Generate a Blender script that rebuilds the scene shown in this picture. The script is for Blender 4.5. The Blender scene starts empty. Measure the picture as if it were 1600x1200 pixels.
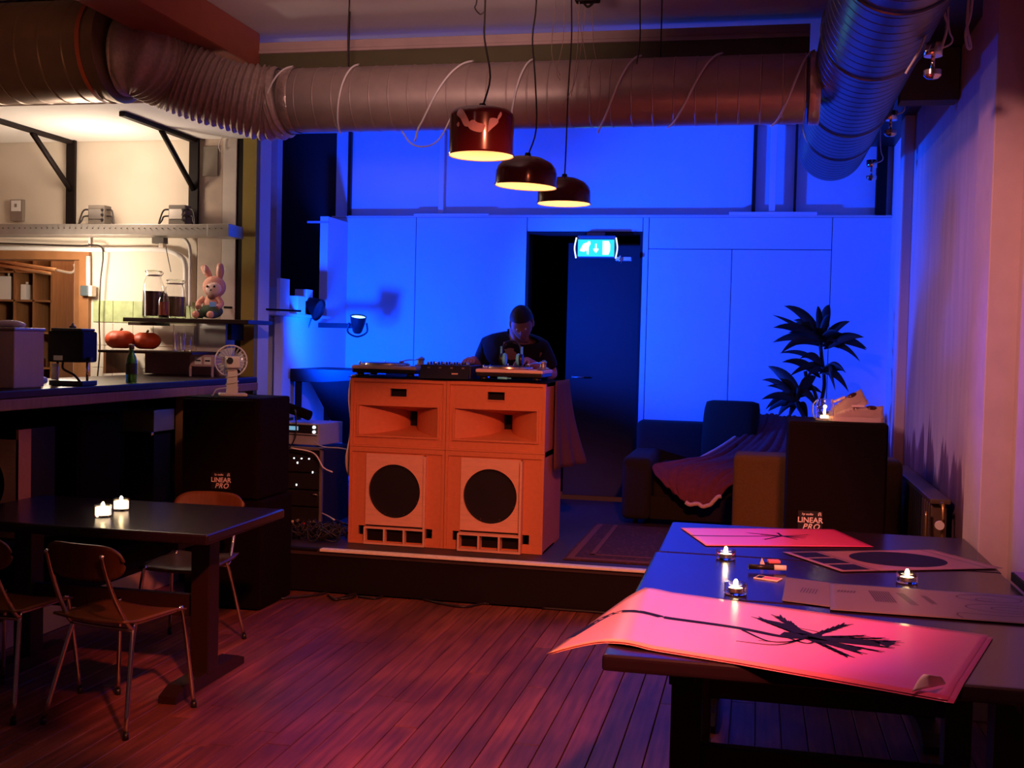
import bpy, bmesh, math, random
from mathutils import Vector, Matrix, Euler
random.seed(7)
PI = math.pi
SC = bpy.context.scene
COL = SC.collection

# ------------------------------------------------------------------ camera
F = 1762.0
Yc = Vector((385, 55, -F)).normalized()
Xc = Vector((8100, -260, F)).normalized()
Xc = (Xc - Yc * Xc.dot(Yc)).normalized()
Zc = Xc.cross(Yc)
CP = Vector((0, 0, 1.58))
def ray(px, py):
    c = Vector((px - 800, 600 - py, -F))
    return Vector((Xc.dot(c), Yc.dot(c), Zc.dot(c)))
def at(px, py, x=None, y=None, z=None):
    d = ray(px, py)
    if x is not None: t = (x - CP.x) / d.x
    elif y is not None: t = (y - CP.y) / d.y
    else: t = (z - CP.z) / d.z
    return CP + d * t
cd = bpy.data.cameras.new('camera'); cam = bpy.data.objects.new('camera', cd); COL.objects.link(cam)
R3 = Matrix(((Xc.x, Xc.y, Xc.z), (Yc.x, Yc.y, Yc.z), (Zc.x, Zc.y, Zc.z)))
cam.matrix_world = Matrix.Translation(CP) @ R3.to_4x4()
cd.sensor_width = 36; cd.lens = F / 1600 * 36; cd.clip_start = 0.05
SC.camera = cam

# ------------------------------------------------------------------ world, lights, exposure
W = bpy.data.worlds.new('world'); SC.world = W; W.use_nodes = True
W.node_tree.nodes['Background'].inputs[0].default_value = (0.30, 0.06, 0.05, 1)
W.node_tree.nodes['Background'].inputs[1].default_value = 0.12
SC.view_settings.view_transform = 'Standard'; SC.view_settings.look = 'None'
SC.view_settings.gamma = 1; SC.view_settings.exposure = 0.0; SC.view_settings.use_curve_mapping = False

def light(name, kind, loc, energy, color, target=None, **k):
    ld = bpy.data.lights.new(name, kind); ld.energy = energy; ld.color = color
    for a, v in k.items(): setattr(ld, a, v)
    o = bpy.data.objects.new(name, ld); COL.objects.link(o); o.location = loc
    if target is not None:
        o.rotation_euler = (Vector(target) - Vector(loc)).to_track_quat('-Z', 'Y').to_euler()
    return o
BLUE = (0.0, 0.048, 1.0)
light('red_room_light', 'SPOT', (0.3, 1.2, 3.25), 900, (1.0, 0.21, 0.11), (-1.1, 5.35, 0.0), spot_size=0.80, spot_blend=0.35, shadow_soft_size=0.10)
light('pink_table_light', 'SPOT', (0.5, 1.5, 3.2), 120, (1.0, 0.27, 0.26), (0.1, 3.75, 0.7), spot_size=0.85, spot_blend=0.5, shadow_soft_size=0.10)
light('pink_wall_light', 'SPOT', (-1.3, 2.4, 3.1), 420, (1.0, 0.38, 0.36), (1.0, 5.9, 1.5), spot_size=0.68, spot_blend=0.9, shadow_soft_size=0.15)
light('ceiling_wash', 'SPOT', (-1.1, 2.6, 2.45), 270, (1.0, 0.58, 0.52), (-1.8, 5.5, 3.72), spot_size=0.80, spot_blend=0.7, shadow_soft_size=0.2)  # added fill for the ceiling and the ducts
light('bar_work_light', 'POINT', (-4.72, 6.98, 2.0), 30, (1.0, 0.80, 0.60), shadow_soft_size=0.08)
light('bar_top_light', 'POINT', (-4.45, 6.95, 2.60), 17, (1.0, 0.76, 0.56), shadow_soft_size=0.12)
light('bar_front_fill', 'SPOT', (-1.3, 3.4, 3.0), 170, (1.0, 0.52, 0.38), (-3.35, 6.7, 1.55), spot_size=0.36, spot_blend=0.8, shadow_soft_size=0.08)  # added spot that brightens the fan and bar from the front
light('left_duct_wash', 'SPOT', (-2.6, 3.2, 2.0), 55, (1.0, 0.50, 0.28), (-4.5, 5.6, 3.1), spot_size=0.70, spot_blend=0.7, shadow_soft_size=0.15)  # added spot, carries the ceiling fill on to the brown duct
light('kitchen_light', 'POINT', (-5.1, 7.95, 2.6), 16, (1.0, 0.62, 0.38), shadow_soft_size=0.1)
light('blue_stage_flood', 'SPOT', (-3.28, 7.84, 1.42), 420, BLUE, (-2.3, 9.4, 2.0), spot_size=2.5, spot_blend=0.5, shadow_soft_size=0.07)
light('blue_stage_flood', 'SPOT', (-3.22, 7.80, 1.42), 1500, BLUE, (0.2, 9.4, 2.35), spot_size=1.15, spot_blend=0.9, shadow_soft_size=0.07)
light('blue_side_flood', 'SPOT', (-3.1, 8.0, 1.45), 230, BLUE, (0.8, 6.5, 3.0), spot_size=0.85, spot_blend=0.6, shadow_soft_size=0.06)
light('blue_low_flood', 'SPOT', (-2.7, 7.75, 0.45), 60, BLUE, (-3.55, 8.6, 0.85), spot_size=1.5, spot_blend=0.5, shadow_soft_size=0.05)
light('violet_wall_fill', 'SPOT', (-1.0, 6.3, 2.6), 170, (0.10, 0.04, 1.0), (1.05, 4.6, 1.3), spot_size=0.55, spot_blend=0.8, shadow_soft_size=0.1)  # added spot standing in for blue stage light on the pilaster and recess

# ------------------------------------------------------------------ materials
MATS = {}
def mat(name, col, rough=0.6, metal=0.0, var=0.15, scale=8.0, bump=0.0, emit=None, es=0.0, trans=0.0, alpha=1.0, coat=0.0, stretch=None, ior=1.45, spec=None):
    if name in MATS: return MATS[name]
    m = bpy.data.materials.new(name); m.use_nodes = True; nt = m.node_tree
    b = nt.nodes['Principled BSDF']
    b.inputs['Roughness'].default_value = rough; b.inputs['Metallic'].default_value = metal
    b.inputs['IOR'].default_value = ior
    if spec is not None: b.inputs['Specular IOR Level'].default_value = spec
    if trans: b.inputs['Transmission Weight'].default_value = trans
    if coat: b.inputs['Coat Weight'].default_value = coat; b.inputs['Coat Roughness'].default_value = 0.12
    if alpha < 1: b.inputs['Alpha'].default_value = alpha
    c = (*col, 1)
    if var > 0 or bump > 0:
        tc = nt.nodes.new('ShaderNodeTexCoord'); mp = nt.nodes.new('ShaderNodeMapping')
        nt.links.new(tc.outputs['Object'], mp.inputs[0])
        if stretch: mp.inputs['Scale'].default_value = stretch
        n = nt.nodes.new('ShaderNodeTexNoise'); n.inputs['Scale'].default_value = scale; n.inputs['Detail'].default_value = 5
        nt.links.new(mp.outputs[0], n.inputs['Vector'])
        mx = nt.nodes.new('ShaderNodeMix'); mx.data_type = 'RGBA'
        mx.inputs[6].default_value = tuple(x * (1 - var) for x in col) + (1,)
        mx.inputs[7].default_value = tuple(min(1, x * (1 + var)) for x in col) + (1,)
        nt.links.new(n.outputs['Fac'], mx.inputs[0]); nt.links.new(mx.outputs[2], b.inputs['Base Color'])
        if bump > 0:
            bp = nt.nodes.new('ShaderNodeBump'); bp.inputs['Strength'].default_value = bump; bp.inputs['Distance'].default_value = 0.01
            nt.links.new(n.outputs['Fac'], bp.inputs['Height']); nt.links.new(bp.outputs[0], b.inputs['Normal'])
    else:
        b.inputs['Base Color'].default_value = c
    if emit: b.inputs['Emission Color'].default_value = (*emit, 1); b.inputs['Emission Strength'].default_value = es
    MATS[name] = m; return m

M_black = mat('black_paint', (0.007, 0.003, 0.003), 0.6, spec=0.25, var=0.3)
M_blackcloth = mat('black_cloth', (0.006, 0.002, 0.002), 0.95, spec=0.1, scale=60, bump=0.3)
M_grille = mat('black_grille', (0.005, 0.002, 0.002), 0.9, spec=0.1, scale=300, bump=0.4)
M_plastic = mat('black_plastic', (0.015, 0.012, 0.014), 0.35, var=0.1)
M_white = mat('white_paint', (0.72, 0.69, 0.66), 0.8, scale=5, var=0.06, bump=0.12)
M_panel = mat('blue_lit_white_paint', (0.54, 0.66, 0.72), 0.8, scale=5, var=0.05, bump=0.08)  # white wall paint with the blue stage light tinted into its colour
M_cream = mat('cream_plaster', (0.70, 0.62, 0.52), 0.85, scale=3, var=0.10, bump=0.25)
M_plasterold = mat('old_plaster', (0.50, 0.40, 0.33), 0.9, scale=6, var=0.35, bump=0.5)
M_olive = mat('olive_paint', (0.30, 0.22, 0.05), 0.8, var=0.1)
M_greenbeam = mat('dark_olive_beam', (0.09, 0.075, 0.035), 0.8)
M_mauve = mat('ceiling_paint', (0.62, 0.55, 0.55), 0.9, scale=2, var=0.12, bump=0.1)
M_mdf = mat('orange_stained_board', (0.60, 0.19, 0.08), 0.55, scale=40, var=0.12, bump=0.06)
M_mdf_dark = mat('orange_board_side', (0.34, 0.13, 0.06), 0.6, scale=30, var=0.2)
M_ply = mat('pale_plywood', (0.74, 0.38, 0.26), 0.6, scale=14, var=0.15, stretch=(1, 1, 6))
M_galv = mat('galvanised_steel', (0.46, 0.36, 0.32), 0.45, 0.6, scale=12, var=0.15, bump=0.05)
M_galvdark = mat('dark_duct_steel', (0.12, 0.10, 0.11), 0.34, 0.9, scale=10, var=0.15, bump=0.05)
M_bigduct = mat('brown_duct', (0.22, 0.13, 0.08), 0.35, 0.6, var=0.2)
M_flex = mat('flexible_foil', (0.50, 0.38, 0.33), 0.5, 0.3, scale=50, var=0.3, bump=0.4)
M_redbeam = mat('red_brown_beam', (0.36, 0.09, 0.05), 0.7)
M_wood = mat('brown_wood', (0.30, 0.13, 0.05), 0.5, scale=6, var=0.4, stretch=(1, 8, 1))
M_chairply = mat('teak_plywood', (0.13, 0.045, 0.014), 0.4, scale=9, var=0.45, stretch=(8, 1, 0.6))
M_darkwood = mat('dark_wood', (0.022, 0.008, 0.006), 0.4, scale=8, var=0.3)
M_table = mat('dark_table_laminate', (0.018, 0.008, 0.012), 0.24, scale=200, var=0.15, bump=0.03)
M_chrome = mat('chrome', (0.75, 0.68, 0.62), 0.16, 1.0, var=0.05)
M_steel = mat('dull_steel', (0.42, 0.38, 0.35), 0.4, 0.8)
M_whiteplastic = mat('cream_plastic', (0.72, 0.60, 0.48), 0.4, var=0.04)
M_wcable = mat('white_cable', (0.75, 0.70, 0.68), 0.5, var=0.05)
M_cable = mat('black_cable', (0.02, 0.012, 0.012), 0.4, var=0.1)
M_glass = mat('clear_glass', (1, 1, 1), 0.03, trans=1.0, var=0)
M_greenglass = mat('green_glass', (0.10, 0.35, 0.08), 0.08, trans=0.7, var=0)
M_liquid = mat('dark_brown_liquid', (0.05, 0.012, 0.004), 0.15, var=0.1)
M_liquid2 = mat('amber_liquid', (0.10, 0.06, 0.015), 0.15, var=0.2)
M_wax = mat('candle_wax', (0.9, 0.8, 0.65), 0.5, var=0.03, emit=(1.0, 0.70, 0.38), es=5)
M_flame = mat('candle_flame', (1, 0.8, 0.4), 0.5, var=0, emit=(1.0, 0.72, 0.35), es=40)
M_tin = mat('candle_tin', (0.5, 0.48, 0.5), 0.3, 0.9, var=0.05)
M_pumpkin = mat('pumpkin_skin', (0.50, 0.055, 0.01), 0.5, scale=5, var=0.25)
M_stem = mat('dry_stem', (0.14, 0.09, 0.04), 0.8)
M_plushpink = mat('pink_plush', (0.72, 0.36, 0.28), 0.95, scale=70, var=0.15, bump=0.5)
M_plushface = mat('pale_plush_face', (0.82, 0.62, 0.58), 0.9, scale=60, bump=0.3)
M_plushgreen = mat('dark_green_cloth', (0.06, 0.10, 0.06), 0.9)
M_bluetag = mat('pale_blue_tag', (0.15, 0.35, 0.9), 0.5, var=0.05)
M_lampred = mat('dark_red_enamel', (0.075, 0.006, 0.006), 0.22, var=0.1, coat=0.6)
M_lampchip = mat('worn_bare_metal', (0.72, 0.50, 0.50), 0.6, var=0.2, scale=30)
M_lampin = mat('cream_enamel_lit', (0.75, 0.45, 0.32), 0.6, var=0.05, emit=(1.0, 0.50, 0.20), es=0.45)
M_bulb = mat('lit_bulb', (1, 0.8, 0.5), 0.5, var=0, emit=(1.0, 0.62, 0.25), es=9)
M_sofa = mat('olive_brown_upholstery', (0.10, 0.05, 0.014), 0.95, scale=90, var=0.2, bump=0.4)
M_sofadk = mat('dark_green_upholstery', (0.012, 0.008, 0.005), 0.95, scale=90, var=0.2, bump=0.3)
M_blanket = mat('plum_fleece', (0.16, 0.035, 0.04), 1.0, scale=30, var=0.3, bump=0.5)
M_fleecewhite = mat('pale_fleece_lining', (0.65, 0.45, 0.42), 1.0, scale=60, bump=0.5)
M_leaf = mat('dark_green_leaf', (0.008, 0.010, 0.005), 0.6, var=0.3)
M_shoe = mat('pink_beige_leather', (0.75, 0.48, 0.40), 0.6, scale=25, var=0.08)
M_sole = mat('shoe_sole', (0.60, 0.38, 0.32), 0.7)
M_radiator = mat('dark_radiator', (0.10, 0.055, 0.03), 0.4)
M_brass = mat('brass', (0.55, 0.32, 0.12), 0.3, 0.9)
M_paperwhite = mat('white_paper', (0.85, 0.82, 0.80), 0.6, var=0.02)
M_greypaper = mat('grey_sketch_paper', (0.15, 0.11, 0.14), 0.6, var=0.05)
M_ink = mat('black_ink', (0.010, 0.006, 0.014), 0.6, var=0.05, spec=0.15)
M_pencil = mat('pencil_line', (0.04, 0.02, 0.035), 0.6, var=0)
M_logo = mat('logo_silver', (0.75, 0.62, 0.58), 0.4, var=0, emit=(0.8, 0.6, 0.55), es=0.0)
M_skin = mat('skin', (0.35, 0.17, 0.12), 0.6, var=0.06)
M_hair = mat('dark_hair', (0.02, 0.010, 0.008), 0.7, scale=80, bump=0.5)
M_shirt = mat('black_tshirt', (0.008, 0.004, 0.005), 0.9, scale=20, bump=0.3)
M_jeans = mat('dark_trousers', (0.02, 0.02, 0.035), 0.9)
M_ledge = M_white
M_exit = mat('exit_green', (0.0, 0.4, 0.3), 0.4, var=0, emit=(0.03, 0.72, 0.52), es=1.1)
M_exitw = mat('exit_white', (0.9, 0.95, 0.9), 0.4, var=0, emit=(0.9, 1.0, 0.85), es=1.3)
M_copper = mat('copper_pipe', (0.70, 0.35, 0.16), 0.3, 0.6)
M_tile_green = mat('green_wall_tile', (0.42, 0.50, 0.26), 0.25, scale=20, var=0.35)
M_tile_white = mat('white_wall_tile', (0.72, 0.66, 0.56), 0.3, var=0.05)
M_parlens = mat('blue_white_lens', (0.5, 0.8, 1), 0.3, var=0, emit=(0.25, 0.65, 1.0), es=3.5)
M_led = mat('white_led', (1, 1, 1), 0.3, var=0, emit=(0.9, 0.95, 1.0), es=3)
M_redcap = mat('red_plastic', (0.7, 0.05, 0.08), 0.4, var=0)
M_bluemetal = mat('grey_amp_metal', (0.42, 0.45, 0.5), 0.35, 0.3)
M_edge = mat('worn_aluminium_edge', (0.95, 0.82, 0.72), 0.45, 0.0, scale=40, var=0.2)
M_deck = mat('stage_deck', (0.05, 0.03, 0.03), 0.5, var=0.3)
M_platter = mat('platter_metal', (0.7, 0.6, 0.5), 0.25, 0.9)
M_plinth = mat('silver_plinth', (0.80, 0.58, 0.48), 0.45, 0.0)
M_cyan = mat('cyan_padding', (0.15, 0.75, 0.95), 0.5, var=0.05)
M_pink = mat('pink_card', (0.75, 0.2, 0.28), 0.5, var=0.1)
M_tan = mat('tan_panel', (0.55, 0.34, 0.26), 0.8)
M_recordlabel = mat('record_label', (0.7, 0.5, 0.4), 0.5, var=0.1)
M_kwall = mat('kitchen_wall', (0.55, 0.42, 0.38), 0.8)
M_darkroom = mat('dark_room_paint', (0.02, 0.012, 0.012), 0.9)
M_navy = mat('navy_door_paint', (0.018, 0.018, 0.02), 0.6, var=0.1)

def gradmat(name, stops, rough=0.28):
    m = bpy.data.materials.new(name); m.use_nodes = True; nt = m.node_tree; b = nt.nodes['Principled BSDF']
    tc = nt.nodes.new('ShaderNodeTexCoord'); sx = nt.nodes.new('ShaderNodeSeparateXYZ'); cr = nt.nodes.new('ShaderNodeValToRGB')
    nt.links.new(tc.outputs['Generated'], sx.inputs[0]); nt.links.new(sx.outputs[0], cr.inputs[0])
    e = cr.color_ramp.elements
    while len(e) < len(stops): e.new(0.5)
    for el, (p, c) in zip(e, stops): el.position = p; el.color = (*c, 1)
    nt.links.new(cr.outputs[0], b.inputs['Base Color']); b.inputs['Roughness'].default_value = rough
    MATS[name] = m; return m
M_poster = gradmat('pink_sunset_print', [(0.0, (1.0, 0.46, 0.34)), (0.35, (0.95, 0.42, 0.46)), (0.7, (0.78, 0.16, 0.30)), (1.0, (0.50, 0.06, 0.18))])
M_poster2 = gradmat('magenta_sunset_print', [(0.0, (1.0, 0.32, 0.36)), (0.45, (0.95, 0.12, 0.24)), (1.0, (0.55, 0.03, 0.13))])

def floormat():
    m = bpy.data.materials.new('worn_red_floorboards'); m.use_nodes = True; nt = m.node_tree; b = nt.nodes['Principled BSDF']
    tc = nt.nodes.new('ShaderNodeTexCoord'); mp = nt.nodes.new('ShaderNodeMapping'); nt.links.new(tc.outputs['Object'], mp.inputs[0])
    oi = nt.nodes.new('ShaderNodeObjectInfo')
    mp.inputs['Scale'].default_value = (26, 1.6, 1)
    cmb = nt.nodes.new('ShaderNodeCombineXYZ'); ml = nt.nodes.new('ShaderNodeMath'); ml.operation = 'MULTIPLY'; ml.inputs[1].default_value = 50
    nt.links.new(oi.outputs['Random'], ml.inputs[0]); nt.links.new(ml.outputs[0], cmb.inputs[1]); nt.links.new(cmb.outputs[0], mp.inputs['Location'])
    n = nt.nodes.new('ShaderNodeTexNoise'); n.inputs['Scale'].default_value = 1.5; n.inputs['Detail'].default_value = 8; nt.links.new(mp.outputs[0], n.inputs[0])
    n2 = nt.nodes.new('ShaderNodeTexNoise'); n2.inputs['Scale'].default_value = 1.7; n2.inputs['Detail'].default_value = 6
    geo = nt.nodes.new('ShaderNodeNewGeometry'); nt.links.new(geo.outputs['Position'], n2.inputs[0])
    cr = nt.nodes.new('ShaderNodeValToRGB'); nt.links.new(n.outputs[0], cr.inputs[0])
    e = cr.color_ramp.elements; e[0].position = 0.3; e[0].color = (0.12, 0.028, 0.018, 1); e[1].position = 0.72; e[1].color = (0.34, 0.09, 0.055, 1)
    x = e.new(0.85); x.color = (0.62, 0.36, 0.26, 1)
    mx = nt.nodes.new('ShaderNodeMix'); mx.data_type = 'RGBA'; mx.blend_type = 'MULTIPLY'; mx.inputs[0].default_value = 1
    cr2 = nt.nodes.new('ShaderNodeValToRGB'); nt.links.new(n2.outputs[0], cr2.inputs[0])
    cr2.color_ramp.elements[0].position = 0.35; cr2.color_ramp.elements[0].color = (0.55, 0.5, 0.5, 1); cr2.color_ramp.elements[1].position = 0.65
    mx3 = nt.nodes.new('ShaderNodeMix'); mx3.data_type = 'RGBA'; mx3.blend_type = 'MULTIPLY'; mx3.inputs[0].default_value = 1
    mr = nt.nodes.new('ShaderNodeMapRange'); mr.inputs[3].default_value = 0.7; mr.inputs[4].default_value = 1.15
    nt.links.new(oi.outputs['Random'], mr.inputs[0])
    nt.links.new(cr.outputs[0], mx.inputs[6]); nt.links.new(cr2.outputs[0], mx.inputs[7])
    nt.links.new(mx.outputs[2], mx3.inputs[6]); nt.links.new(mr.outputs[0], mx3.inputs[7]); nt.links.new(mx3.outputs[2], b.inputs['Base Color'])
    b.inputs['Roughness'].default_value = 0.5
    bp = nt.nodes.new('ShaderNodeBump'); bp.inputs['Strength'].default_value = 0.25; bp.inputs['Distance'].default_value = 0.004
    nt.links.new(n.outputs[0], bp.inputs['Height']); nt.links.new(bp.outputs[0], b.inputs['Normal'])
    return m
M_floor = floormat()

def wallmat():
    """right wall: pinkish plaster with an unfinished dark dripping paint patch low down near the radiator"""
    m = bpy.data.materials.new('patchy_pink_plaster'); m.use_nodes = True; nt = m.node_tree; b = nt.nodes['Principled BSDF']
    g = nt.nodes.new('ShaderNodeNewGeometry'); sx = nt.nodes.new('ShaderNodeSeparateXYZ'); nt.links.new(g.outputs['Position'], sx.inputs[0])
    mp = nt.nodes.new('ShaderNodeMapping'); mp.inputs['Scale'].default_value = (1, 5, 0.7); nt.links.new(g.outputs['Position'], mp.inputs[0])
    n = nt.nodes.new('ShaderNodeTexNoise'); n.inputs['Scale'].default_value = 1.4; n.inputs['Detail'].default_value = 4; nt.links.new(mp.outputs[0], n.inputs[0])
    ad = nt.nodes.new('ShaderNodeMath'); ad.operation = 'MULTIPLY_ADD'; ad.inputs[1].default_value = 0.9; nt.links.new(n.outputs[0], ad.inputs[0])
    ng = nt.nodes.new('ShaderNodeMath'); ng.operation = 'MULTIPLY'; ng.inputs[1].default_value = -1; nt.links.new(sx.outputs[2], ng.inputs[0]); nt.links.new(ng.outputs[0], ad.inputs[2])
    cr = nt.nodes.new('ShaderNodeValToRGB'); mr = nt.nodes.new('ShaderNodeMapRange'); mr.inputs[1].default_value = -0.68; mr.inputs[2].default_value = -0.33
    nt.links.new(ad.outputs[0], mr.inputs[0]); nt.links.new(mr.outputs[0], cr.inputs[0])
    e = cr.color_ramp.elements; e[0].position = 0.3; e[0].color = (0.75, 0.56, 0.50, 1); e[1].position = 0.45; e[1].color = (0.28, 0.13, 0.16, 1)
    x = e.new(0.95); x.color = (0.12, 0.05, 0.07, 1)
    n3 = nt.nodes.new('ShaderNodeTexNoise'); n3.inputs['Scale'].default_value = 2.5; nt.links.new(mp.outputs[0], n3.inputs[0])
    mx = nt.nodes.new('ShaderNodeMix'); mx.data_type = 'RGBA'; mx.blend_type = 'MULTIPLY'; mx.inputs[0].default_value = 0.35
    nt.links.new(cr.outputs[0], mx.inputs[6]); nt.links.new(n3.outputs[0], mx.inputs[7]); nt.links.new(mx.outputs[2], b.inputs['Base Color'])
    b.inputs['Roughness'].default_value = 0.85
    return m
M_rwall = wallmat()

def rugmat():
    m = bpy.data.materials.new('oriental_rug'); m.use_nodes = True; nt = m.node_tree; b = nt.nodes['Principled BSDF']
    tc = nt.nodes.new('ShaderNodeTexCoord'); v = nt.nodes.new('ShaderNodeTexVoronoi'); v.inputs['Scale'].default_value = 26
    n = nt.nodes.new('ShaderNodeTexNoise'); n.inputs['Scale'].default_value = 40
    nt.links.new(tc.outputs['Object'], v.inputs[0]); nt.links.new(tc.outputs['Object'], n.inputs[0])
    cr = nt.nodes.new('ShaderNodeValToRGB'); nt.links.new(v.outputs['Distance'], cr.inputs[0])
    cr.color_ramp.elements[0].color = (0.16, 0.05, 0.04, 1); cr.color_ramp.elements[1].color = (0.05, 0.015, 0.015, 1); cr.color_ramp.elements[1].position = 0.4
    nt.links.new(cr.outputs[0], b.inputs['Base Color']); b.inputs['Roughness'].default_value = 1
    return m
M_rug = rugmat()
M_rugborder = mat('rug_border', (0.17, 0.06, 0.045), 1.0, scale=60, var=0.4)

# ------------------------------------------------------------------ helpers
def B(): return bmesh.new()
def box(bm, x0, x1, y0, y1, z0, z1, bev=0.0, seg=2, rot=None, smooth=False):
    t = bmesh.new()
    bmesh.ops.create_cube(t, size=1)
    for v in t.verts:
        v.co = Vector((x0 + (v.co.x + .5) * (x1 - x0), y0 + (v.co.y + .5) * (y1 - y0), z0 + (v.co.z + .5) * (z1 - z0)))
    if bev: bmesh.ops.bevel(t, geom=t.edges[:], offset=bev, segments=seg, affect='EDGES', profile=0.6)
    if rot is not None:
        c, r = rot
        for v in t.verts: v.co = Vector(c) + r @ (v.co - Vector(c))
    merge(bm, t); return bm
def merge(bm, t):
    vs = [bm.verts.new(v.co) for v in t.verts]
    t.verts.index_update()
    for f in t.faces:
        try:
            nf = bm.faces.new([vs[v.index] for v in f.verts]); nf.smooth = f.smooth
        except ValueError: pass
    t.free()
def cyl(bm, p, q, r, r2=None, n=12, cap=True):
    p = Vector(p); q = Vector(q); r2 = r if r2 is None else r2
    d = (q - p).normalized(); a = d.orthogonal().normalized(); b = d.cross(a)
    A = [bm.verts.new(p + (a * math.cos(2*PI*i/n) + b * math.sin(2*PI*i/n)) * r) for i in range(n)]
    C = [bm.verts.new(q + (a * math.cos(2*PI*i/n) + b * math.sin(2*PI*i/n)) * r2) for i in range(n)]
    for i in range(n):
        f = bm.faces.new((A[i], A[(i+1) % n], C[(i+1) % n], C[i])); f.smooth = True
    if cap: bm.faces.new(A[::-1]); bm.faces.new(C)
    return bm
def lathe(bm, prof, c=(0, 0, 0), n=24, axis='z', mtx=None, closed=False):
    q = [Vector((a, b)) for a, b in prof]; out = []      # hold sharp corners with support loops so walls shade flat
    for i, p in enumerate(q):
        if 0 < i < len(q) - 1:
            a = (q[i] - q[i-1]); b = (q[i+1] - q[i])
            if a.length > 1e-5 and b.length > 1e-5 and a.angle(b) > 0.7:
                if a.length > .003: out.append(p - a.normalized()*.0007)
                out.append(p)
                if b.length > .003: out.append(p + b.normalized()*.0007)
                continue
        out.append(p)
    prof = [(v.x, v.y) for v in out]
    rings = []
    for r, h in prof:
        ring = []
        for i in range(n):
            a = 2*PI*i/n
            if axis == 'z': p = Vector((r*math.cos(a), r*math.sin(a), h))
            elif axis == 'x': p = Vector((h, r*math.cos(a), r*math.sin(a)))
            else: p = Vector((r*math.cos(a), h, -r*math.sin(a)))
            if mtx: p = mtx @ p
            ring.append(bm.verts.new(p + Vector(c)))
        rings.append(ring)
    for k in range(len(rings) - 1):
        for i in range(n):
            f = bm.faces.new((rings[k][i], rings[k][(i+1) % n], rings[k+1][(i+1) % n], rings[k+1][i])); f.smooth = True
    if prof[0][0] > 1e-4 and not closed: bm.faces.new(rings[0][::-1])
    if prof[-1][0] > 1e-4 and not closed: bm.faces.new(rings[-1])
    return bm
def catmull(pts, k=8):
    P = [Vector(p) for p in pts]
    if len(P) < 3: return P
    P = [P[0]*2 - P[1]] + P + [P[-1]*2 - P[-2]]
    out = []
    for i in range(1, len(P) - 2):
        for j in range(k):
            t = j / k
            out.append(0.5 * ((2*P[i]) + (-P[i-1]+P[i+1])*t + (2*P[i-1]-5*P[i]+4*P[i+1]-P[i+2])*t*t + (-P[i-1]+3*P[i]-3*P[i+1]+P[i+2])*t**3))
    out.append(P[-2]); return out
def tube(bm, pts, r, n=6, k=6, smooth=True, rf=None):
    P = catmull(pts, k) if smooth and len(pts) > 2 else [Vector(p) for p in pts]
    prev = None; rings = []
    for i, p in enumerate(P):
        d = (P[min(i+1, len(P)-1)] - P[max(i-1, 0)]).normalized()
        a = d.orthogonal().normalized() if prev is None else (prev - d * prev.dot(d)).normalized()
        prev = a; b = d.cross(a)
        rr = rf(i / (len(P)-1)) if rf else r
        rings.append([bm.verts.new(p + (a*math.cos(2*PI*j/n) + b*math.sin(2*PI*j/n)) * rr) for j in range(n)])
    for i in range(len(rings)-1):
        for j in range(n):
            f = bm.faces.new((rings[i][j], rings[i][(j+1) % n], rings[i+1][(j+1) % n], rings[i+1][j])); f.smooth = True
    bm.faces.new(rings[0][::-1]); bm.faces.new(rings[-1]); return bm
def ball(bm, c, r, s=(1, 1, 1), u=16, v=10, rot=None):
    t = bmesh.new(); bmesh.ops.create_uvsphere(t, u_segments=u, v_segments=v, radius=r)
    for x in t.verts:
        p = Vector((x.co.x*s[0], x.co.y*s[1], x.co.z*s[2]))
        if rot: p = rot @ p
        x.co = p + Vector(c)
    for f in t.faces: f.smooth = True
    merge(bm, t); return bm
def prism(bm, poly, a, b, axis='y'):
    """polygon in the plane normal to axis, extruded from a to b"""
    def P(u, v, w): return {'y': (u, w, v), 'x': (w, u, v), 'z': (u, v, w)}[axis]
    A = [bm.verts.new(P(u, v, a)) for u, v in poly]; C = [bm.verts.new(P(u, v, b)) for u, v in poly]
    n = len(poly)
    bm.faces.new(A[::-1]); bm.faces.new(C)
    for i in range(n): bm.faces.new((A[i], A[(i+1) % n], C[(i+1) % n], C[i]))
    bmesh.ops.recalc_face_normals(bm, faces=bm.faces[:])
    return bm
def grid(bm, fn, nu, nv, thick=0.0):
    V = [[bm.verts.new(fn(i/nu, j/nv)) for j in range(nv+1)] for i in range(nu+1)]
    for i in range(nu):
        for j in range(nv):
            f = bm.faces.new((V[i][j], V[i+1][j], V[i+1][j+1], V[i][j+1])); f.smooth = True
    if thick:
        bm.normal_update()
        bmesh.ops.solidify(bm, geom=bm.faces[:], thickness=thick)
    return bm
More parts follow.
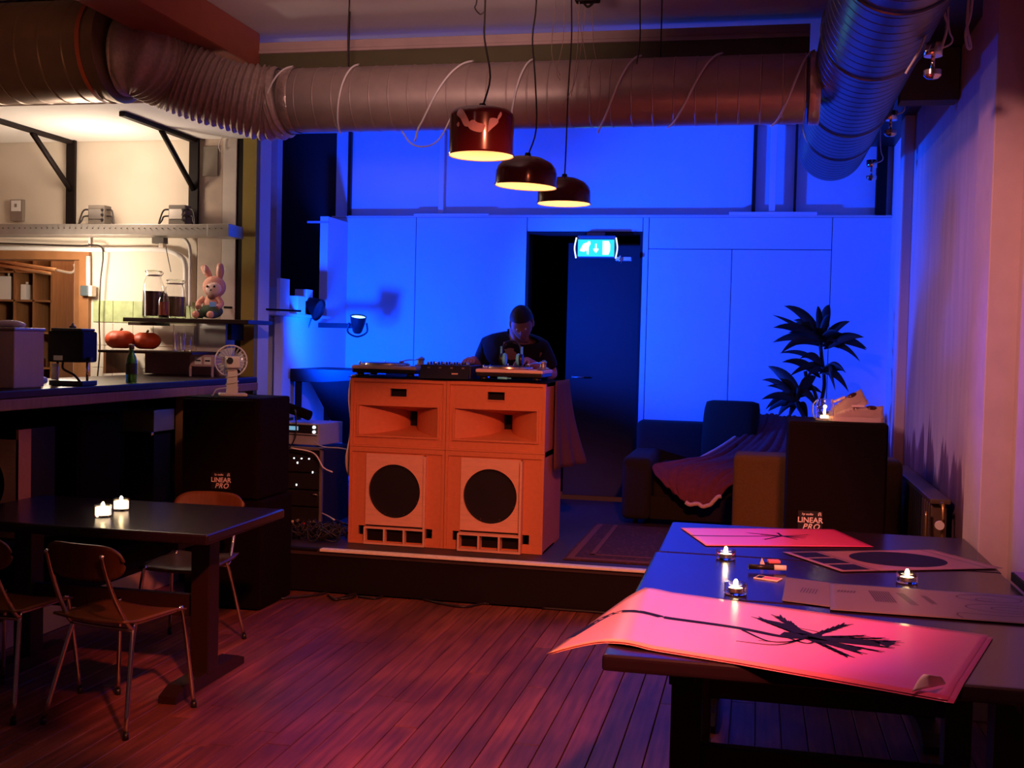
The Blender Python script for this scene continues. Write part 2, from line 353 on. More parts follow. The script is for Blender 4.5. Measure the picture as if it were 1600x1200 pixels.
def frame_plate(bm, x0, x1, z0, z1, holes, y0, y1):
    """wall slab in the xz plane with rectangular holes, made of boxes"""
    xs = sorted({x0, x1} | {h[0] for h in holes} | {h[1] for h in holes}); zs = sorted({z0, z1} | {h[2] for h in holes} | {h[3] for h in holes})
    V = {}
    def v(x, y, z):
        k = (x, y, z)
        if k not in V: V[k] = bm.verts.new(k)
        return V[k]
    solid = {}
    for i in range(len(xs)-1):
        for j in range(len(zs)-1):
            cx = (xs[i]+xs[i+1])/2; cz = (zs[j]+zs[j+1])/2
            solid[i, j] = not any(h[0] < cx < h[1] and h[2] < cz < h[3] for h in holes)
    for (i, j), s in solid.items():
        if not s: continue
        a, b, c, d = xs[i], xs[i+1], zs[j], zs[j+1]
        bm.faces.new((v(a, y0, c), v(b, y0, c), v(b, y0, d), v(a, y0, d)))
        bm.faces.new((v(a, y1, d), v(b, y1, d), v(b, y1, c), v(a, y1, c)))
        if not solid.get((i-1, j)): bm.faces.new((v(a, y0, c), v(a, y0, d), v(a, y1, d), v(a, y1, c)))
        if not solid.get((i+1, j)): bm.faces.new((v(b, y0, d), v(b, y0, c), v(b, y1, c), v(b, y1, d)))
        if not solid.get((i, j-1)): bm.faces.new((v(b, y0, c), v(a, y0, c), v(a, y1, c), v(b, y1, c)))
        if not solid.get((i, j+1)): bm.faces.new((v(a, y0, d), v(b, y0, d), v(b, y1, d), v(a, y1, d)))
    return bm

def obj(name, bm, m, parent=None, world=False):
    me = bpy.data.meshes.new(name)
    if world and parent is not None:
        r = parent
        while r.parent: r = r.parent
        inv = (Matrix.Translation(r.location) @ r.rotation_euler.to_matrix().to_4x4()).inverted()
        bm.transform(inv)
    if m in (M_glass, M_greenglass): bmesh.ops.recalc_face_normals(bm, faces=bm.faces[:])
    bm.to_mesh(me); bm.free()
    me.materials.append(m)
    o = bpy.data.objects.new(name, me); COL.objects.link(o)
    if parent is not None: o.parent = parent
    return o
def tag(o, label, cat, group=None):
    o['label'] = label; o['category'] = cat
    if group: o['group'] = group
    return o
def thing(name, label, cat, loc=(0, 0, 0), rz=0, group=None):
    o = bpy.data.objects.new(name, None); COL.objects.link(o); o.empty_display_size = 0.05
    o.location = loc; o.rotation_euler = (0, 0, rz); return tag(o, label, cat, group)
def solo(name, bm, m, label, cat, loc=None, group=None):
    """thing that is a single mesh; geometry given in world coordinates, origin moved to its base"""
    bm.verts.ensure_lookup_table()
    if loc is None:
        n = len(bm.verts); loc = Vector((sum(v.co.x for v in bm.verts)/n, sum(v.co.y for v in bm.verts)/n, min(v.co.z for v in bm.verts)))
    bm.transform(Matrix.Translation(-Vector(loc)))
    o = obj(name, bm, m); o.location = loc; return tag(o, label, cat, group)
def struct(name, bm, m, parent=None):
    o = obj(name, bm, m, parent)
    if parent is None: o['kind'] = 'structure'
    return o
def dup(root, loc, rz, label=None, group=None):
    r = root.copy(); COL.objects.link(r); r.location = loc; r.rotation_euler = (0, 0, rz)
    if label: r['label'] = label
    if group: r['group'] = group
    for ch in list(root.children):
        c = ch.copy(); COL.objects.link(c); c.parent = r
        for g in list(ch.children):
            d = g.copy(); COL.objects.link(d); d.parent = c
    return r
def textbm(s, size, shear=0.0, thick=0.0006, space=1.0):
    cu = bpy.data.curves.new('t', 'FONT'); cu.body = s; cu.size = size; cu.extrude = thick; cu.align_x = 'CENTER'; cu.shear = shear; cu.space_character = space
    cu.offset = size * 0.02
    o = bpy.data.objects.new('t', cu); COL.objects.link(o)
    bpy.context.view_layer.update()
    me = bpy.data.meshes.new_from_object(o.evaluated_get(bpy.context.evaluated_depsgraph_get()))
    bm = bmesh.new(); bm.from_mesh(me)
    bpy.data.objects.remove(o); bpy.data.curves.remove(cu); bpy.data.meshes.remove(me)
    return bm
def front_text(bm, s, size, cx, y, z, **k):
    t = textbm(s, size, **k); t.transform(Matrix.Translation((cx, y, z)) @ Matrix.Rotation(PI/2, 4, 'X')); merge(bm, t); return bm

ST = 0.27   # stage height
CZ = 3.40   # ceiling height
#@@PART2
# ================================================================== THE ROOM
fl = struct('floor', box(B(), -6.4, 1.4, -1.0, 10.2, -0.08, -0.02), M_darkwood)
x = -4.0; k = 0
while x < 1.35:                                     # boards run away from the viewer, butt joints staggered
    w = 0.1035
    y = -0.9 + random.random() * 1.6
    y0 = -0.9
    while y0 < 6.56:
        y1 = min(6.56, y0 + 1.2 + random.random() * 2.2)
        if 6.56 - y1 < 0.5: y1 = 6.56
        if y1 > 3.4 or True:
            bm = box(B(), -w/2 + 0.002, w/2 - 0.002, 0.0012, y1 - y0 - 0.0012, -0.02, 0.0, bev=0.0018, seg=1)
            o = obj('floor_plank', bm, M_floor, fl); o.location = (x + w/2, y0, random.uniform(-0.0012, 0.0))
        y0 = y1
    x += w
struct('ceiling', box(B(), -6.4, 1.4, -1.0, 10.2, CZ, CZ + 0.1), M_mauve)

# back wall of the stage: lower boarded part with a doorway, ledge, recessed upper wall
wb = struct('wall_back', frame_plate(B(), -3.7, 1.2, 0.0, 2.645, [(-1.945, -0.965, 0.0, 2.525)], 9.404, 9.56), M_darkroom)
def panel(x0, x1, z0, z1):
    obj('wall_panel', box(B(), x0 + 0.003, x1 - 0.003, 9.394, 9.405, z0 + 0.003, z1 - 0.003, bev=0.0015, seg=1), M_panel, wb)
panel(-3.7, -2.925, ST, 2.645); panel(-2.925, -1.945, ST, 2.645); panel(-1.945, -0.965, 2.525, 2.645)
panel(-0.965, -0.915, ST, 2.645)
panel(-0.915, -0.235, ST, 2.385); panel(-0.235, 0.548, ST, 2.385); panel(-0.915, 0.548, 2.385, 2.645); panel(0.548, 1.2, ST, 2.645)
struct('wall_back', box(B(), -3.7, 1.2, 9.48, 9.6, 2.66, CZ), M_panel)
lb = B()
box(lb, -3.7, 1.2, 9.385, 9.6, 2.645, 2.655)
lg = struct('trim_1', lb, M_white)
for a, b, h in [(-3.55, -2.95, 0.006), (-2.95, -2.28, 0.022), (-2.28, -0.27, 0.010), (-0.27, 0.43, 0.034), (0.43, 1.0, 0.008)]:
    obj('ledge_board', box(B(), a + .002, b - .002, 9.39, 9.43 if h > .02 else 9.478, 2.655, 2.655 + h, bev=.002, seg=1), M_white, lg)
for px, w in [(549, 0.03), (692, 0.045), (1178, 0.03), (1207, 0.05), (1242, 0.02)]:
    X = at(px, 300, y=9.5).x
    obj('post', box(B(), X - w/2, X + w/2, 9.44 if w < .05 else 9.405, 9.478 if w < .05 else 9.425, 2.655, CZ, bev=.002, seg=1), M_white if w > .03 else M_darkwood, lg)
X = at(1377, 300, y=9.4).x
obj('corner_post', box(B(), X - .04, X + .04, 9.39, 9.46, 2.66, CZ), M_black, lg)
# corridor behind the doorway with a dark half-lit wall
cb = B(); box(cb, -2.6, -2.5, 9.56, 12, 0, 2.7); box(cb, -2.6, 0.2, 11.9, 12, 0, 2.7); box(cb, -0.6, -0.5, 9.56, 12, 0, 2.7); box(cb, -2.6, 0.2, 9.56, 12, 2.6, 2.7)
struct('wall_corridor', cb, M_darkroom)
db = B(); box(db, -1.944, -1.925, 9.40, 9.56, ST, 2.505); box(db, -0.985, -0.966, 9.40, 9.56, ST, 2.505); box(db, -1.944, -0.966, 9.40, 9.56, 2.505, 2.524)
dr = struct('door_1', db, M_darkroom)
obj('door_leaf', box(B(), -1.62, -0.985, 9.60, 9.64, ST + .01, 2.45, bev=.003, seg=1), M_navy, dr)
h = B(); cyl(h, (-1.55, 9.60, 1.3), (-1.55, 9.55, 1.3), .009); cyl(h, (-1.55, 9.55, 1.3), (-1.45, 9.55, 1.3), .008)
obj('door_handle', h, M_steel, dr)

# right wall: plaster, then pilaster and recess near the tables
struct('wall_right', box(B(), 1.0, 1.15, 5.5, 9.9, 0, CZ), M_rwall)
M_pil = mat('dusty_pink_paint', (0.56, 0.42, 0.40), 0.85)
struct('trim_2', box(B(), 0.945, 1.15, 5.12, 5.5, 0, CZ, bev=.004, seg=1), M_pil)
struct('wall_right', box(B(), 1.065, 1.2, -1.0, 5.12, 0, CZ), M_pil)
struct('trim_3', box(B(), 0.78, 1.0, 5.5, 9.38, 3.2, CZ), M_darkwood)
# narrow boxed pipe in the back right corner
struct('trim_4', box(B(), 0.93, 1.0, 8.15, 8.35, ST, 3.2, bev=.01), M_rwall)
# front wall behind the viewer and far left wall close the room
struct('wall_front', box(B(), -6.4, 1.4, -1.1, -1.0, 0, CZ), M_tan)
struct('wall_left', box(B(), -6.4, -6.3, -1.0, 10.2, 0, CZ), M_tan)

# header beam between floor area and stage, with trim
hb = B(); box(hb, -3.3, 0.22, 6.36, 6.5, 2.92, 3.29); box(hb, 0.70, 0.99, 6.36, 6.5, 2.92, 3.195)
struct('trim_5', hb, M_greenbeam)
hb = B(); box(hb, -3.3, 0.22, 6.345, 6.5, 3.295, 3.342, bev=.004); box(hb, -3.3, 0.22, 6.335, 6.36, 3.275, 3.293, bev=.004)
struct('trim_6', hb, mat('pink_grey_trim', (0.42, 0.28, 0.26), 0.7))
struct('trim_7', box(B(), -3.30, -2.98, 3.2, 6.36, 3.19, CZ, bev=.015), M_redbeam)

# bar back wall (faces the viewer) with serving hatch and small opening
HX0, HX1, HZ0, HZ1 = -6.3, -4.905, 1.10, 2.165
wl = struct('wall_bar', frame_plate(B(), -6.3, -3.985, 0.0, CZ, [(HX0, HX1, HZ0, HZ1)], 7.5, 7.62), M_cream)
struct('wall_bar', frame_plate(B(), -3.985, -3.51, 0.0, CZ, [(-3.76, -3.575, 1.17, 1.675)], 7.52, 7.70), M_white)
pb = B(); box(pb, -3.965, -3.775, 7.47, 7.52, 1.68, 3.02, bev=.006); 
pl = struct('trim_8', pb, M_plasterold)
obj('recess_box', box(B(), -3.925, -3.81, 7.455, 7.475, 2.72, 2.93), mat('grey_putty', (0.20, 0.17, 0.14), 0.9), pl)
struct('trim_9', box(B(), -3.77, -3.665, 7.46, 7.52, 1.68, 3.02, bev=.004), mat('bright_jamb', (0.62, 0.56, 0.50), 0.8))
struct('trim_10', box(B(), -3.665, -3.615, 7.47, 7.52, 1.17, CZ), M_black)
struct('trim_11', box(B(), -3.615, -3.512, 7.46, 7.52, 1.17, CZ), M_olive)
# door frame around hatch
ff = B(); box(ff, -6.3, HX1, 7.46, 7.64, HZ1 - .05, HZ1 + .045, bev=.004); box(ff, HX1 - .005, HX1 + .075, 7.46, 7.64, HZ0, HZ1 + .045, bev=.004); box(ff, HX1 - .10, HX1 - .03, 7.55, 7.64, HZ0, HZ1 - .03)
struct('window_1', ff, M_wood)
# tiles beside the hatch
def tiles(x0, x1, z0, z1, nx, nz, m, name):
    for i in range(nx):
        for j in range(nz):
            a = x0 + (x1-x0)*i/nx; b = x0 + (x1-x0)*(i+1)/nx; c = z0 + (z1-z0)*j/nz; d = z0 + (z1-z0)*(j+1)/nz
            obj(name, box(B(), a+.0015, b-.0015, 7.490, 7.502, c+.0015, d-.0015, bev=.0015, seg=1), m, wl)
tiles(-4.81, -3.99, 1.66, 1.82, 5, 1, M_tile_green, 'green_tile')
tiles(-4.81, -3.99, 1.16, 1.655, 5, 3, M_tile_white, 'white_tile')

# left side of the stage: half-height boarding, dark opening above
wsl = struct('wall_stage_left', box(B(), -3.62, -3.55, 8.93, 9.4, ST, 2.6), M_white)
struct('wall_stage_left', box(B(), -3.62, -3.55, 8.05, 8.93, ST, 1.74), M_white)
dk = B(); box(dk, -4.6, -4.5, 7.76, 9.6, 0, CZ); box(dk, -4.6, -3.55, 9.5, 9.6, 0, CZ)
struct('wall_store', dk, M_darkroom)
struct('wall_store', box(B(), -4.4, -3.62, 8.35, 8.40, 0.3, 1.70), M_white)

# ================================================================== STAGE
stg = thing('stage', 'low black stage running across the room below the speaker stack', 'stage', (-1.2, 6.55, 0))
obj('deck', box(B(), -3.5, .865, 6.57, 9.39, ST - .04, ST), M_deck, stg, True)
obj('fascia', box(B(), -3.5, .865, 6.58, 6.62, 0.002, ST - .042), M_black, stg, True)
e = obj('edge_strip', box(B(), -2.62, 0.865, 6.545, 6.60, ST - .012, ST + .004, bev=.003), M_edge, stg, True)
e['label'] = 'worn light aluminium edge strip'
e = obj('edge_strip', box(B(), -3.45, -2.64, 6.555, 6.60, ST - .012, ST + .002, bev=.003), M_black, stg, True)
e['label'] = 'blackened end of the edge strip'

rg = thing('rug', 'dark patterned oriental rug on the stage in front of the doorway', 'rug', (-0.6, 8.0, ST))
prs = [(-1.12, 6.72), (-0.02, 6.72), (-0.02, 9.3), (-1.12, 9.3)]
obj('pile', box(B(), -1.12, -0.15, 6.72, 8.12, ST + .001, ST + .010, bev=.003), M_rug, rg, True)
bd = B()
for a, b, c, d in [(-1.10, -0.17, 6.74, 6.78), (-1.10, -1.06, 6.78, 8.1), (-0.98, -0.95, 6.9, 8.1), (-0.21, -0.17, 6.78, 8.1), (-0.98, -0.25, 6.9, 6.925)]:
    box(bd, a, b, c, d, ST + .0102, ST + .012)
obj('border', bd, M_rugborder, rg, True)

# ------------------------------------------------------------------ speaker stack
SY = 6.83
def horn_cab(x0, label):
    w = 0.634; z0 = 0.895; z1 = 1.333; d = 0.62; f = SY
    t = thing('horn_speaker', label, 'speaker', (x0 + w/2, SY + d/2, z0), 0, 'orange speaker stack')
    X0 = x0; X1 = x0 + w
    hz0, hz1 = z0 + .075, z0 + .265      # horn mouth
    hx0, hx1 = X0 + .055, X1 - .055
    b = B()                                            # body shell and front rim
    frame_plate(b, X0, X1, z0, z1, [(X0 + .02, X1 - .02, z0 + .012, z1 - .022)], f, f + .03)
    box(b, X0, X1, f + .36, f + d, z0, z1); box(b, X0, X0 + .02, f + .03, f + .36, z0, z1); box(b, X1 - .02, X1, f + .03, f + .36, z0, z1); box(b, X0, X1, f + .03, f + .36, z1 - .02, z1); box(b, X0, X1, f + .03, f + .36, z0, z0 + .012)
    obj('cabinet', b, M_mdf, t, True)
    px0, px1, pz0, pz1 = (X0+X1)/2 - .055, (X0+X1)/2 + .055, z1 - .112, z1 - .062
    b = B(); frame_plate(b, X0 + .02, X1 - .02, z0 + .012, z1 - .022, [(hx0, hx1, hz0, hz1), (px0, px1, pz0, pz1)], f + .012, f + .03)
    obj('front_panel', b, M_mdf, t, True)
    b = B(); frame_plate(b, px0 - .008, px1 + .008, pz0 - .008, pz1 + .008, [(px0, px1, pz0, pz1)], f + .006, f + .013)
    obj('handle_frame', b, M_mdf, t, True)
    obj('handle_recess', box(B(), px0 - .005, px1 + .005, f + .05, f + .14, pz0 - .005, pz1 + .005), M_black, t, True)
    # flared horn: curved side walls sweeping to a narrow throat, sloping floor and roof
    h = B(); cx = (X0 + X1) / 2 + .02; tw = .028; td = .30
    def side(s):
        ex = hx1 if s > 0 else hx0
        tx = cx + s * tw
        def fn(u, v):
            c = u ** 0.5 if False else math.sin(u * PI / 2)
            y = f + .012 + td * u
            X = tx + (ex - tx) * (1 - u) ** 2.2
            zc = (hz0 + hz1) / 2; hh = (hz1 - hz0) / 2 * (1 - .52 * u)
            return Vector((X, y, zc - hh + 2 * hh * v))
        return fn
    grid(h, side(1), 14, 2); grid(h, side(-1), 14, 2)
    for sg in (0, 1):
        L, Rr = side(-1), side(1)
        grid(h, lambda u, v: L(u, sg).lerp(Rr(u, sg), v), 14, 6)
    o = obj('horn', h, M_mdf, t, True)
    obj('horn_throat', box(B(), cx - tw - .01, cx + tw + .01, f + .305, f + .34, hz0 + .02, hz1 - .02), M_black, t, True)
    b = B(); frame_plate(b, hx0 - .014, hx1 + .014, hz0 - .012, hz1 + .016, [(hx0, hx1, hz0, hz1)], f + .002, f + .012)
    obj('mouth_trim', b, M_mdf, t, True)
    return t
def bass_cab(x0, label, push, shift):
    w = 0.634; z0 = ST + .002; z1 = 0.893; d = 0.62; f = SY
    X0 = x0; X1 = x0 + w
    t = thing('bass_speaker', label, 'speaker', (x0 + w/2, SY + d/2, z0), 0, 'orange speaker stack')
    bx0 = X0 + .115 + shift; bx1 = bx0 + .395       # pale baffle
    b = B(); frame_plate(b, X0, X1, z0, z1, [(X0 + .018, X1 - .018, z0 + .015, z1 - .03)], f, f + .03)
    box(b, X0, X1, f + .42, f + d, z0, z1); box(b, X0, X0 + .018, f + .03, f + .42, z0, z1); box(b, X1 - .018, X1, f + .03, f + .42, z0, z1); box(b, X0, X1, f + .03, f + .42, z1 - .02, z1); box(b, X0, X1, f + .03, f + .42, z0, z0 + .012)
    obj('cabinet', b, M_mdf, t, True)
    pz0, pz1 = z0 + .035, z0 + .105
    b = B(); frame_plate(b, X0 + .018, X1 - .018, z0 + .015, z1 - .03, [(bx0, bx1, z0 + .02, z1 - .04), (bx0 - .05, bx0 - .004, pz0 + .02, pz1 + .01), (bx1 + .006, bx1 + .048, pz0 + .02, pz1 + .01)], f + .010, f + .03)
    obj('front_panel', b, M_mdf, t, True)
    # baffle with round cut-out
    cx = (bx0 + bx1) / 2 - .008; cz = z0 + .345; R = .172; yb = f - .004; n = 48
    b = B(); zb0 = z0 + .125; zb1 = z1 - .04
    ring = []; outer = []
    for i in range(n):
        a = 2*PI*i/n; c, s = math.cos(a), math.sin(a)
        ring.append((cx + R*c, cz + R*s))
        tt = min((bx1 - .012 - cx)/c if c > 1e-6 else 9, (bx0 - cx)/c if c < -1e-6 else 9, (zb1 - cz)/s if s > 1e-6 else 9, (zb0 - cz)/s if s < -1e-6 else 9)
        outer.append((cx + tt*c, cz + tt*s))
    for qx, qz in ((bx1 - .012, zb1), (bx0, zb1), (bx0, zb0), (bx1 - .012, zb0)):
        ki = min(range(n), key=lambda i_: (outer[i_][0] - qx)**2 + (outer[i_][1] - qz)**2); outer[ki] = (qx, qz)
    for yy0, flip in ((yb, 0), (yb + .018, 1)):
        A = [b.verts.new((u, yy0, v)) for u, v in ring]; O = [b.verts.new((u, yy0, v)) for u, v in outer]
        for i in range(n): b.faces.new((A[i], A[(i+1) % n], O[(i+1) % n], O[i]) if flip else (O[i], O[(i+1) % n], A[(i+1) % n], A[i]))
        if flip == 0: A0, O0 = A, O
        else:
            for i in range(n):
                b.faces.new((A0[i], A0[(i+1) % n], A[(i+1) % n], A[i])); b.faces.new((O0[i], O[i], O[(i+1) % n], O0[(i+1) % n]))
    bmesh.ops.recalc_face_normals(b, faces=b.faces[:])
    o = obj('baffle', b, M_ply, t, True); o['label'] = 'pale pinkish plywood baffle with round opening'
    # woofer behind the hole
    b = B(); lathe(b, [(R + .003, 0.02), (R - .01, .03), (.145, .034), (.13, .05), (.055, .10), (.05, .092), (0.0, .085)], (cx, f, cz), n=40, axis='y')
    obj('woofer', b, M_plastic, t, True)
    for i in range(8):
        b = B(); a = PI/8 + 2*PI*i/8; cyl(b, (cx + .158*math.cos(a), f + .030, cz + .158*math.sin(a)), (cx + .158*math.cos(a), f + .018, cz + .158*math.sin(a)), .004, n=6); obj('screw', b, M_chrome, t, True)
    # protruding vent box: three openings
    vx0, vx1 = bx0 - .004, bx1 + .006; vz0, vz1 = z0 + .002, z0 + .112; yv = f - push
    b = B(); wv = .012; ww = (vx1 - vx0 - 4*wv) / 3
    hs = [(vx0 + wv + i*(ww + wv), vx0 + wv + i*(ww + wv) + ww, vz0 + .012, vz1 - .010) for i in range(3)]
    frame_plate(b, vx0, vx1, vz0, vz1, hs, yv, f + .02)
    o = obj('vent_box', b, M_ply, t, True)
    for hx in hs: obj('vent_recess', box(B(), hx[0] - .004, hx[1] + .004, f + .022, f + .08, hx[2] - .004, hx[3] + .004), M_black, t, True)
    obj('side_wing', box(B(), bx1 - .008, bx1 + .006, yv, f + .02, vz1, z1 - .045), M_ply, t, True)
    return t
horn_cab(-2.541, 'left upper orange wooden horn speaker of the DJ stack'); horn_cab(-1.904, 'right upper orange wooden horn speaker, next to the dark doorway')
bass_cab(-2.541, 'lower left orange bass cabinet with round woofer opening, nearer the equipment rack', .02, 0.0); bass_cab(-1.904, 'lower right orange bass cabinet with round woofer opening, nearer the doorway', .05, -.01)
c = B(); grid(c, lambda u, v: Vector((-2.56 + 1.30*u, SY - .012 + .64*v, 1.3385 + .0014*math.sin(u*23) + .001*math.sin(v*9 + u*11))), 40, 14, .003)
solo('top_cloth', c, M_blackcloth, 'thin black cloth spread on top of the orange speaker stack', 'cloth', (-1.9, 7.1, 1.334))
c = B(); grid(c, lambda u, v: Vector((-2.552 - .02*v - .015*math.sin(u*14)*v - .012*math.sin(v*7), 6.86 + .5*u, 1.35 - (.35 + .12*math.sin(u*5))*v*1.5)), 24, 16, .004)
solo('blue_drape', c, M_white, 'pale drape hanging down the left side of the orange speaker stack', 'cloth', (-2.58, 7.1, .9))
c = B(); grid(c, lambda u, v: Vector((-1.262 + .02 + .05*v*u + .012*math.sin(u*16)*v + .09*v*v*u, 7.0 + .52*u, 1.345 - .56*v)), 24, 16, .005)
solo('brown_drape', c, mat('brown_cloth', (0.10, 0.03, 0.02), 0.95, scale=30, bump=0.3), 'dark brown cloth hanging over the right side of the speaker stack', 'cloth', (-1.2, 7.2, .8))

# ------------------------------------------------------------------ turntables, mixer, headphones
def turntable(x, y, label):
    t = thing('turntable', label, 'turntable', (x, y, 1.345), 0, 'turntables on the speaker stack')
    L = lambda bm, n, m, p=t: obj(n, bm, m, p)
    L(box(B(), -.215, .215, -.17, .17, .022, .058, bev=.004), 'plinth', M_black) if False else None
    obj('plinth_base', box(B(), -.212, .212, -.168, .168, .020, .0455, bev=.006), M_plastic, t)
    obj('plinth_top', box(B(), -.215, .215, -.172, .172, .046, .066, bev=.003), M_plinth, t)
    for sx in (-1, 1):
        for sy in (-1, 1): obj('foot', lathe(B(), [(.022, 0), (.026, .006), (.024, .02)], (sx*.17, sy*.13, 0), n=14), M_plastic, t)
    pt = obj('platter', lathe(B(), [(.158, .0665), (.162, .072), (.160, .082), (.155, .083), (0, .083)], (-.045, 0, 0), n=40), M_platter, t)
    obj('record', lathe(B(), [(.150, .0835), (.150, .086), (.05, .0862), (0, .0862)], (-.045, 0, 0), n=40), M_plastic, pt)
    obj('record_label', lathe(B(), [(.05, .0864), (.05, .0868), (0, .0868)], (-.045, 0, 0), n=24), M_recordlabel, pt)
    obj('spindle', cyl(B(), (-.045, 0, .086), (-.045, 0, .102), .0035), M_chrome, pt)
    a = B(); tube(a, [(.165, .10, .112), (.16, -.02, .110), (.14, -.10, .108), (.115, -.135, .100)], .0045, n=8); box(a, .100, .125, -.155, -.13, .088, .102, bev=.003)
    obj('tonearm', a, M_chrome, t)
    a = B(); lathe(a, [(.038, .066), (.038, .075), (.022, .080), (.020, .105), (.024, .108), (.024, .118), (.012, .122)], (.165, .10, 0), n=20)
    obj('tonearm_base', a, M_steel, t)
    obj('counterweight', lathe(B(), [(.014, .115), (.017, .118), (.017, .140), (.013, .144)], (.165, 0, .112), n=16, axis='y'), M_chrome, t)
    obj('start_button', box(B(), -.205, -.175, -.165, -.14, .066, .070, bev=.001), M_steel, t)
    obj('target_light', cyl(B(), (-.175, -.125, .066), (-.175, -.125, .092), .007, n=10), M_chrome, t)
    obj('pitch_fader', box(B(), .175, .205, -.15, -.02, .066, .069), M_plastic, t)
    return t
tt = turntable(-2.345, 7.06, 'left turntable on the speaker stack, beside the blue spotlight')
t2 = dup(tt, (-1.52, 7.06, 1.345), 0, 'right turntable on the speaker stack, in front of the DJ')
mx = thing('dj_mixer', 'black DJ mixer with silver knobs between the two turntables', 'mixer', (-1.935, 7.05, 1.344), 0)
obj('case', box(B(), -.165, .165, -.15, .15, 0.0, .085, bev=.005), M_plastic, mx)
obj('sloped_face', prism(B(), [(-.20, 0.0), (-.15, .085), (-.15, 0)], -.16, .16, 'x'), M_plastic, mx)
for i in range(6):
    for j in range(3):
        obj('knob', cyl(B(), (-.13 + i*.052, -.10 + j*.07, .085), (-.13 + i*.052, -.10 + j*.07, .103), .009, .007, n=10), M_chrome if j == 0 else M_plastic, mx)
for i in range(4): obj('fader', box(B(), -.115 + i*.075, -.10 + i*.075, -.163, -.155, .058, .072, rot=None), M_steel, mx)
obj('crossfader', box(B(), .05, .09, -.185, -.176, .028, .036), M_plinth, mx)
for i in range(5): obj('indicator', box(B(), -.02 + i*.022, -.008 + i*.022, -.184, -.18, .02, .027), M_chrome, mx)
hp = thing('headphones', 'headphones with cyan padding standing on the right turntable', 'headphones', (-1.53, 7.0, 1.432), 0)
b = B(); tube(b, [(-.06, 0, .05), (-.062, 0, .10), (-.04, .0, .145), (0, 0, .158), (.04, 0, .145), (.062, 0, .10), (.06, 0, .05)], .007, n=8)
obj('headband', b, M_plastic, hp)
for s in (-1, 1):
    obj('ear_cup', lathe(B(), [(.0, -.012), (.036, -.010), (.040, 0), (.036, .012), (0, .014)], (s*.062, 0, .042), n=20, axis='x'), M_plastic, hp)
    obj('ear_pad', lathe(B(), [(.022, -.008), (.036, -.010), (.041, 0), (.036, .010), (.022, .008)], (s*.045, 0, .042), n=20, axis='x'), M_cyan, hp)
    obj('arm_band', box(B(), s*.066 - .006, s*.066 + .006, -.012, .012, .05, .125, bev=.003), M_cyan, hp)
p = at(806, 593, y=6.87)
b = B(); cyl(b, (-1.585, 6.865, 1.358), (-1.525, 6.865, 1.358), .008, n=10); cyl(b, (-1.525, 6.865, 1.358), (-1.50, 6.865, 1.358), .004, n=8)
solo('blue_lighter', b, M_cyan, 'small cyan lighter at the front of the stack under the right turntable', 'lighter')
for xx in (-1.62, -1.42): pass

# ------------------------------------------------------------------ the DJ
def skinmesh(joints, edges, radii, sub=2):
    me = bpy.data.meshes.new('skin'); me.from_pydata([Vector(j) for j in joints], edges, [])
    o = bpy.data.objects.new('skin', me); COL.objects.link(o)
    sk = o.modifiers.new('s', 'SKIN'); sk.use_smooth_shade = True
    for i, r in enumerate(radii):
        v = me.skin_vertices[0].data[i]; v.radius = (r, r) if not isinstance(r, tuple) else r
    me.skin_vertices[0].data[0].use_root = True
    ss = o.modifiers.new('d', 'SUBSURF'); ss.levels = sub
    bpy.context.view_layer.update()
    nm = bpy.data.meshes.new_from_object(o.evaluated_get(bpy.context.evaluated_depsgraph_get()))
    bm = bmesh.new(); bm.from_mesh(nm); bpy.data.objects.remove(o); bpy.data.meshes.remove(me); bpy.data.meshes.remove(nm)
    for f in bm.faces: f.smooth = True
    return bm
PX, PY = -1.67, 7.84
dj = thing('person', 'person in black bending over the decks behind the speaker stack, head down', 'person', (PX, PY, ST))
# pelvis, spine leaning towards the viewer, neck and head dropped
hd = Vector((.10, -.36, 1.44))
J = [(0, .05, .86), (0, .02, 1.0), (0, -.10, 1.18), (.02, -.20, 1.30), (.06, -.28, 1.35), (.09, -.33, 1.385),
     (-.17, -.17, 1.285), (-.25, -.14, 1.10), (-.21, -.38, 1.16), (-.20, -.50, 1.20),
     (.21, -.20, 1.265), (.29, -.16, 1.08), (.20, -.40, 1.16), (.16, -.52, 1.20),
     (-.10, .05, .80), (-.12, .0, .45), (-.13, .05, .07), (.10, .05, .80), (.12, .0, .45), (.14, .05, .07)]
E_ = [(0, 1), (1, 2), (2, 3), (3, 4), (4, 5), (3, 6), (6, 7), (7, 8), (8, 9), (3, 10), (10, 11), (11, 12), (12, 13), (0, 14), (14, 15), (15, 16), (0, 17), (17, 18), (18, 19)]
Rr = [(.15, .11), (.14, .10), (.16, .11), (.15, .10), .06, .055, .065, .045, .036, .028, .065, .045, .036, .028, .085, .055, .04, .085, .055, .04]
obj('body', skinmesh(J, E_, Rr), M_skin, dj)
Js = J[:4] + [J[4]] + [J[6], (-.24, -.14, 1.14), J[10], (.28, -.16, 1.12)]
b = skinmesh(Js, [(0, 1), (1, 2), (2, 3), (3, 4), (3, 5), (5, 6), (3, 7), (7, 8)], [(.165, .125), (.16, .12), (.185, .13), (.175, .12), .07, .082, .062, .082, .062])
obj('tshirt', b, M_shirt, dj)
b = skinmesh([J[0], J[14], J[15], (-.13, .05, .10), J[17], J[18], (.14, .05, .10)], [(0, 1), (1, 2), (2, 3), (0, 4), (4, 5), (5, 6)], [(.165, .125), .10, .07, .06, .10, .07, .06])
obj('trousers', b, M_jeans, dj)
for s in (-1, 1):
    obj('shoe', ball(B(), (s*.135, 0, .048), .05, (.95, 2.4, .9)), M_plastic, dj)
HR = Euler((math.radians(38), math.radians(-4), math.radians(8))).to_matrix()   # face pitched down
def hp_(v): return hd + HR @ Vector(v)
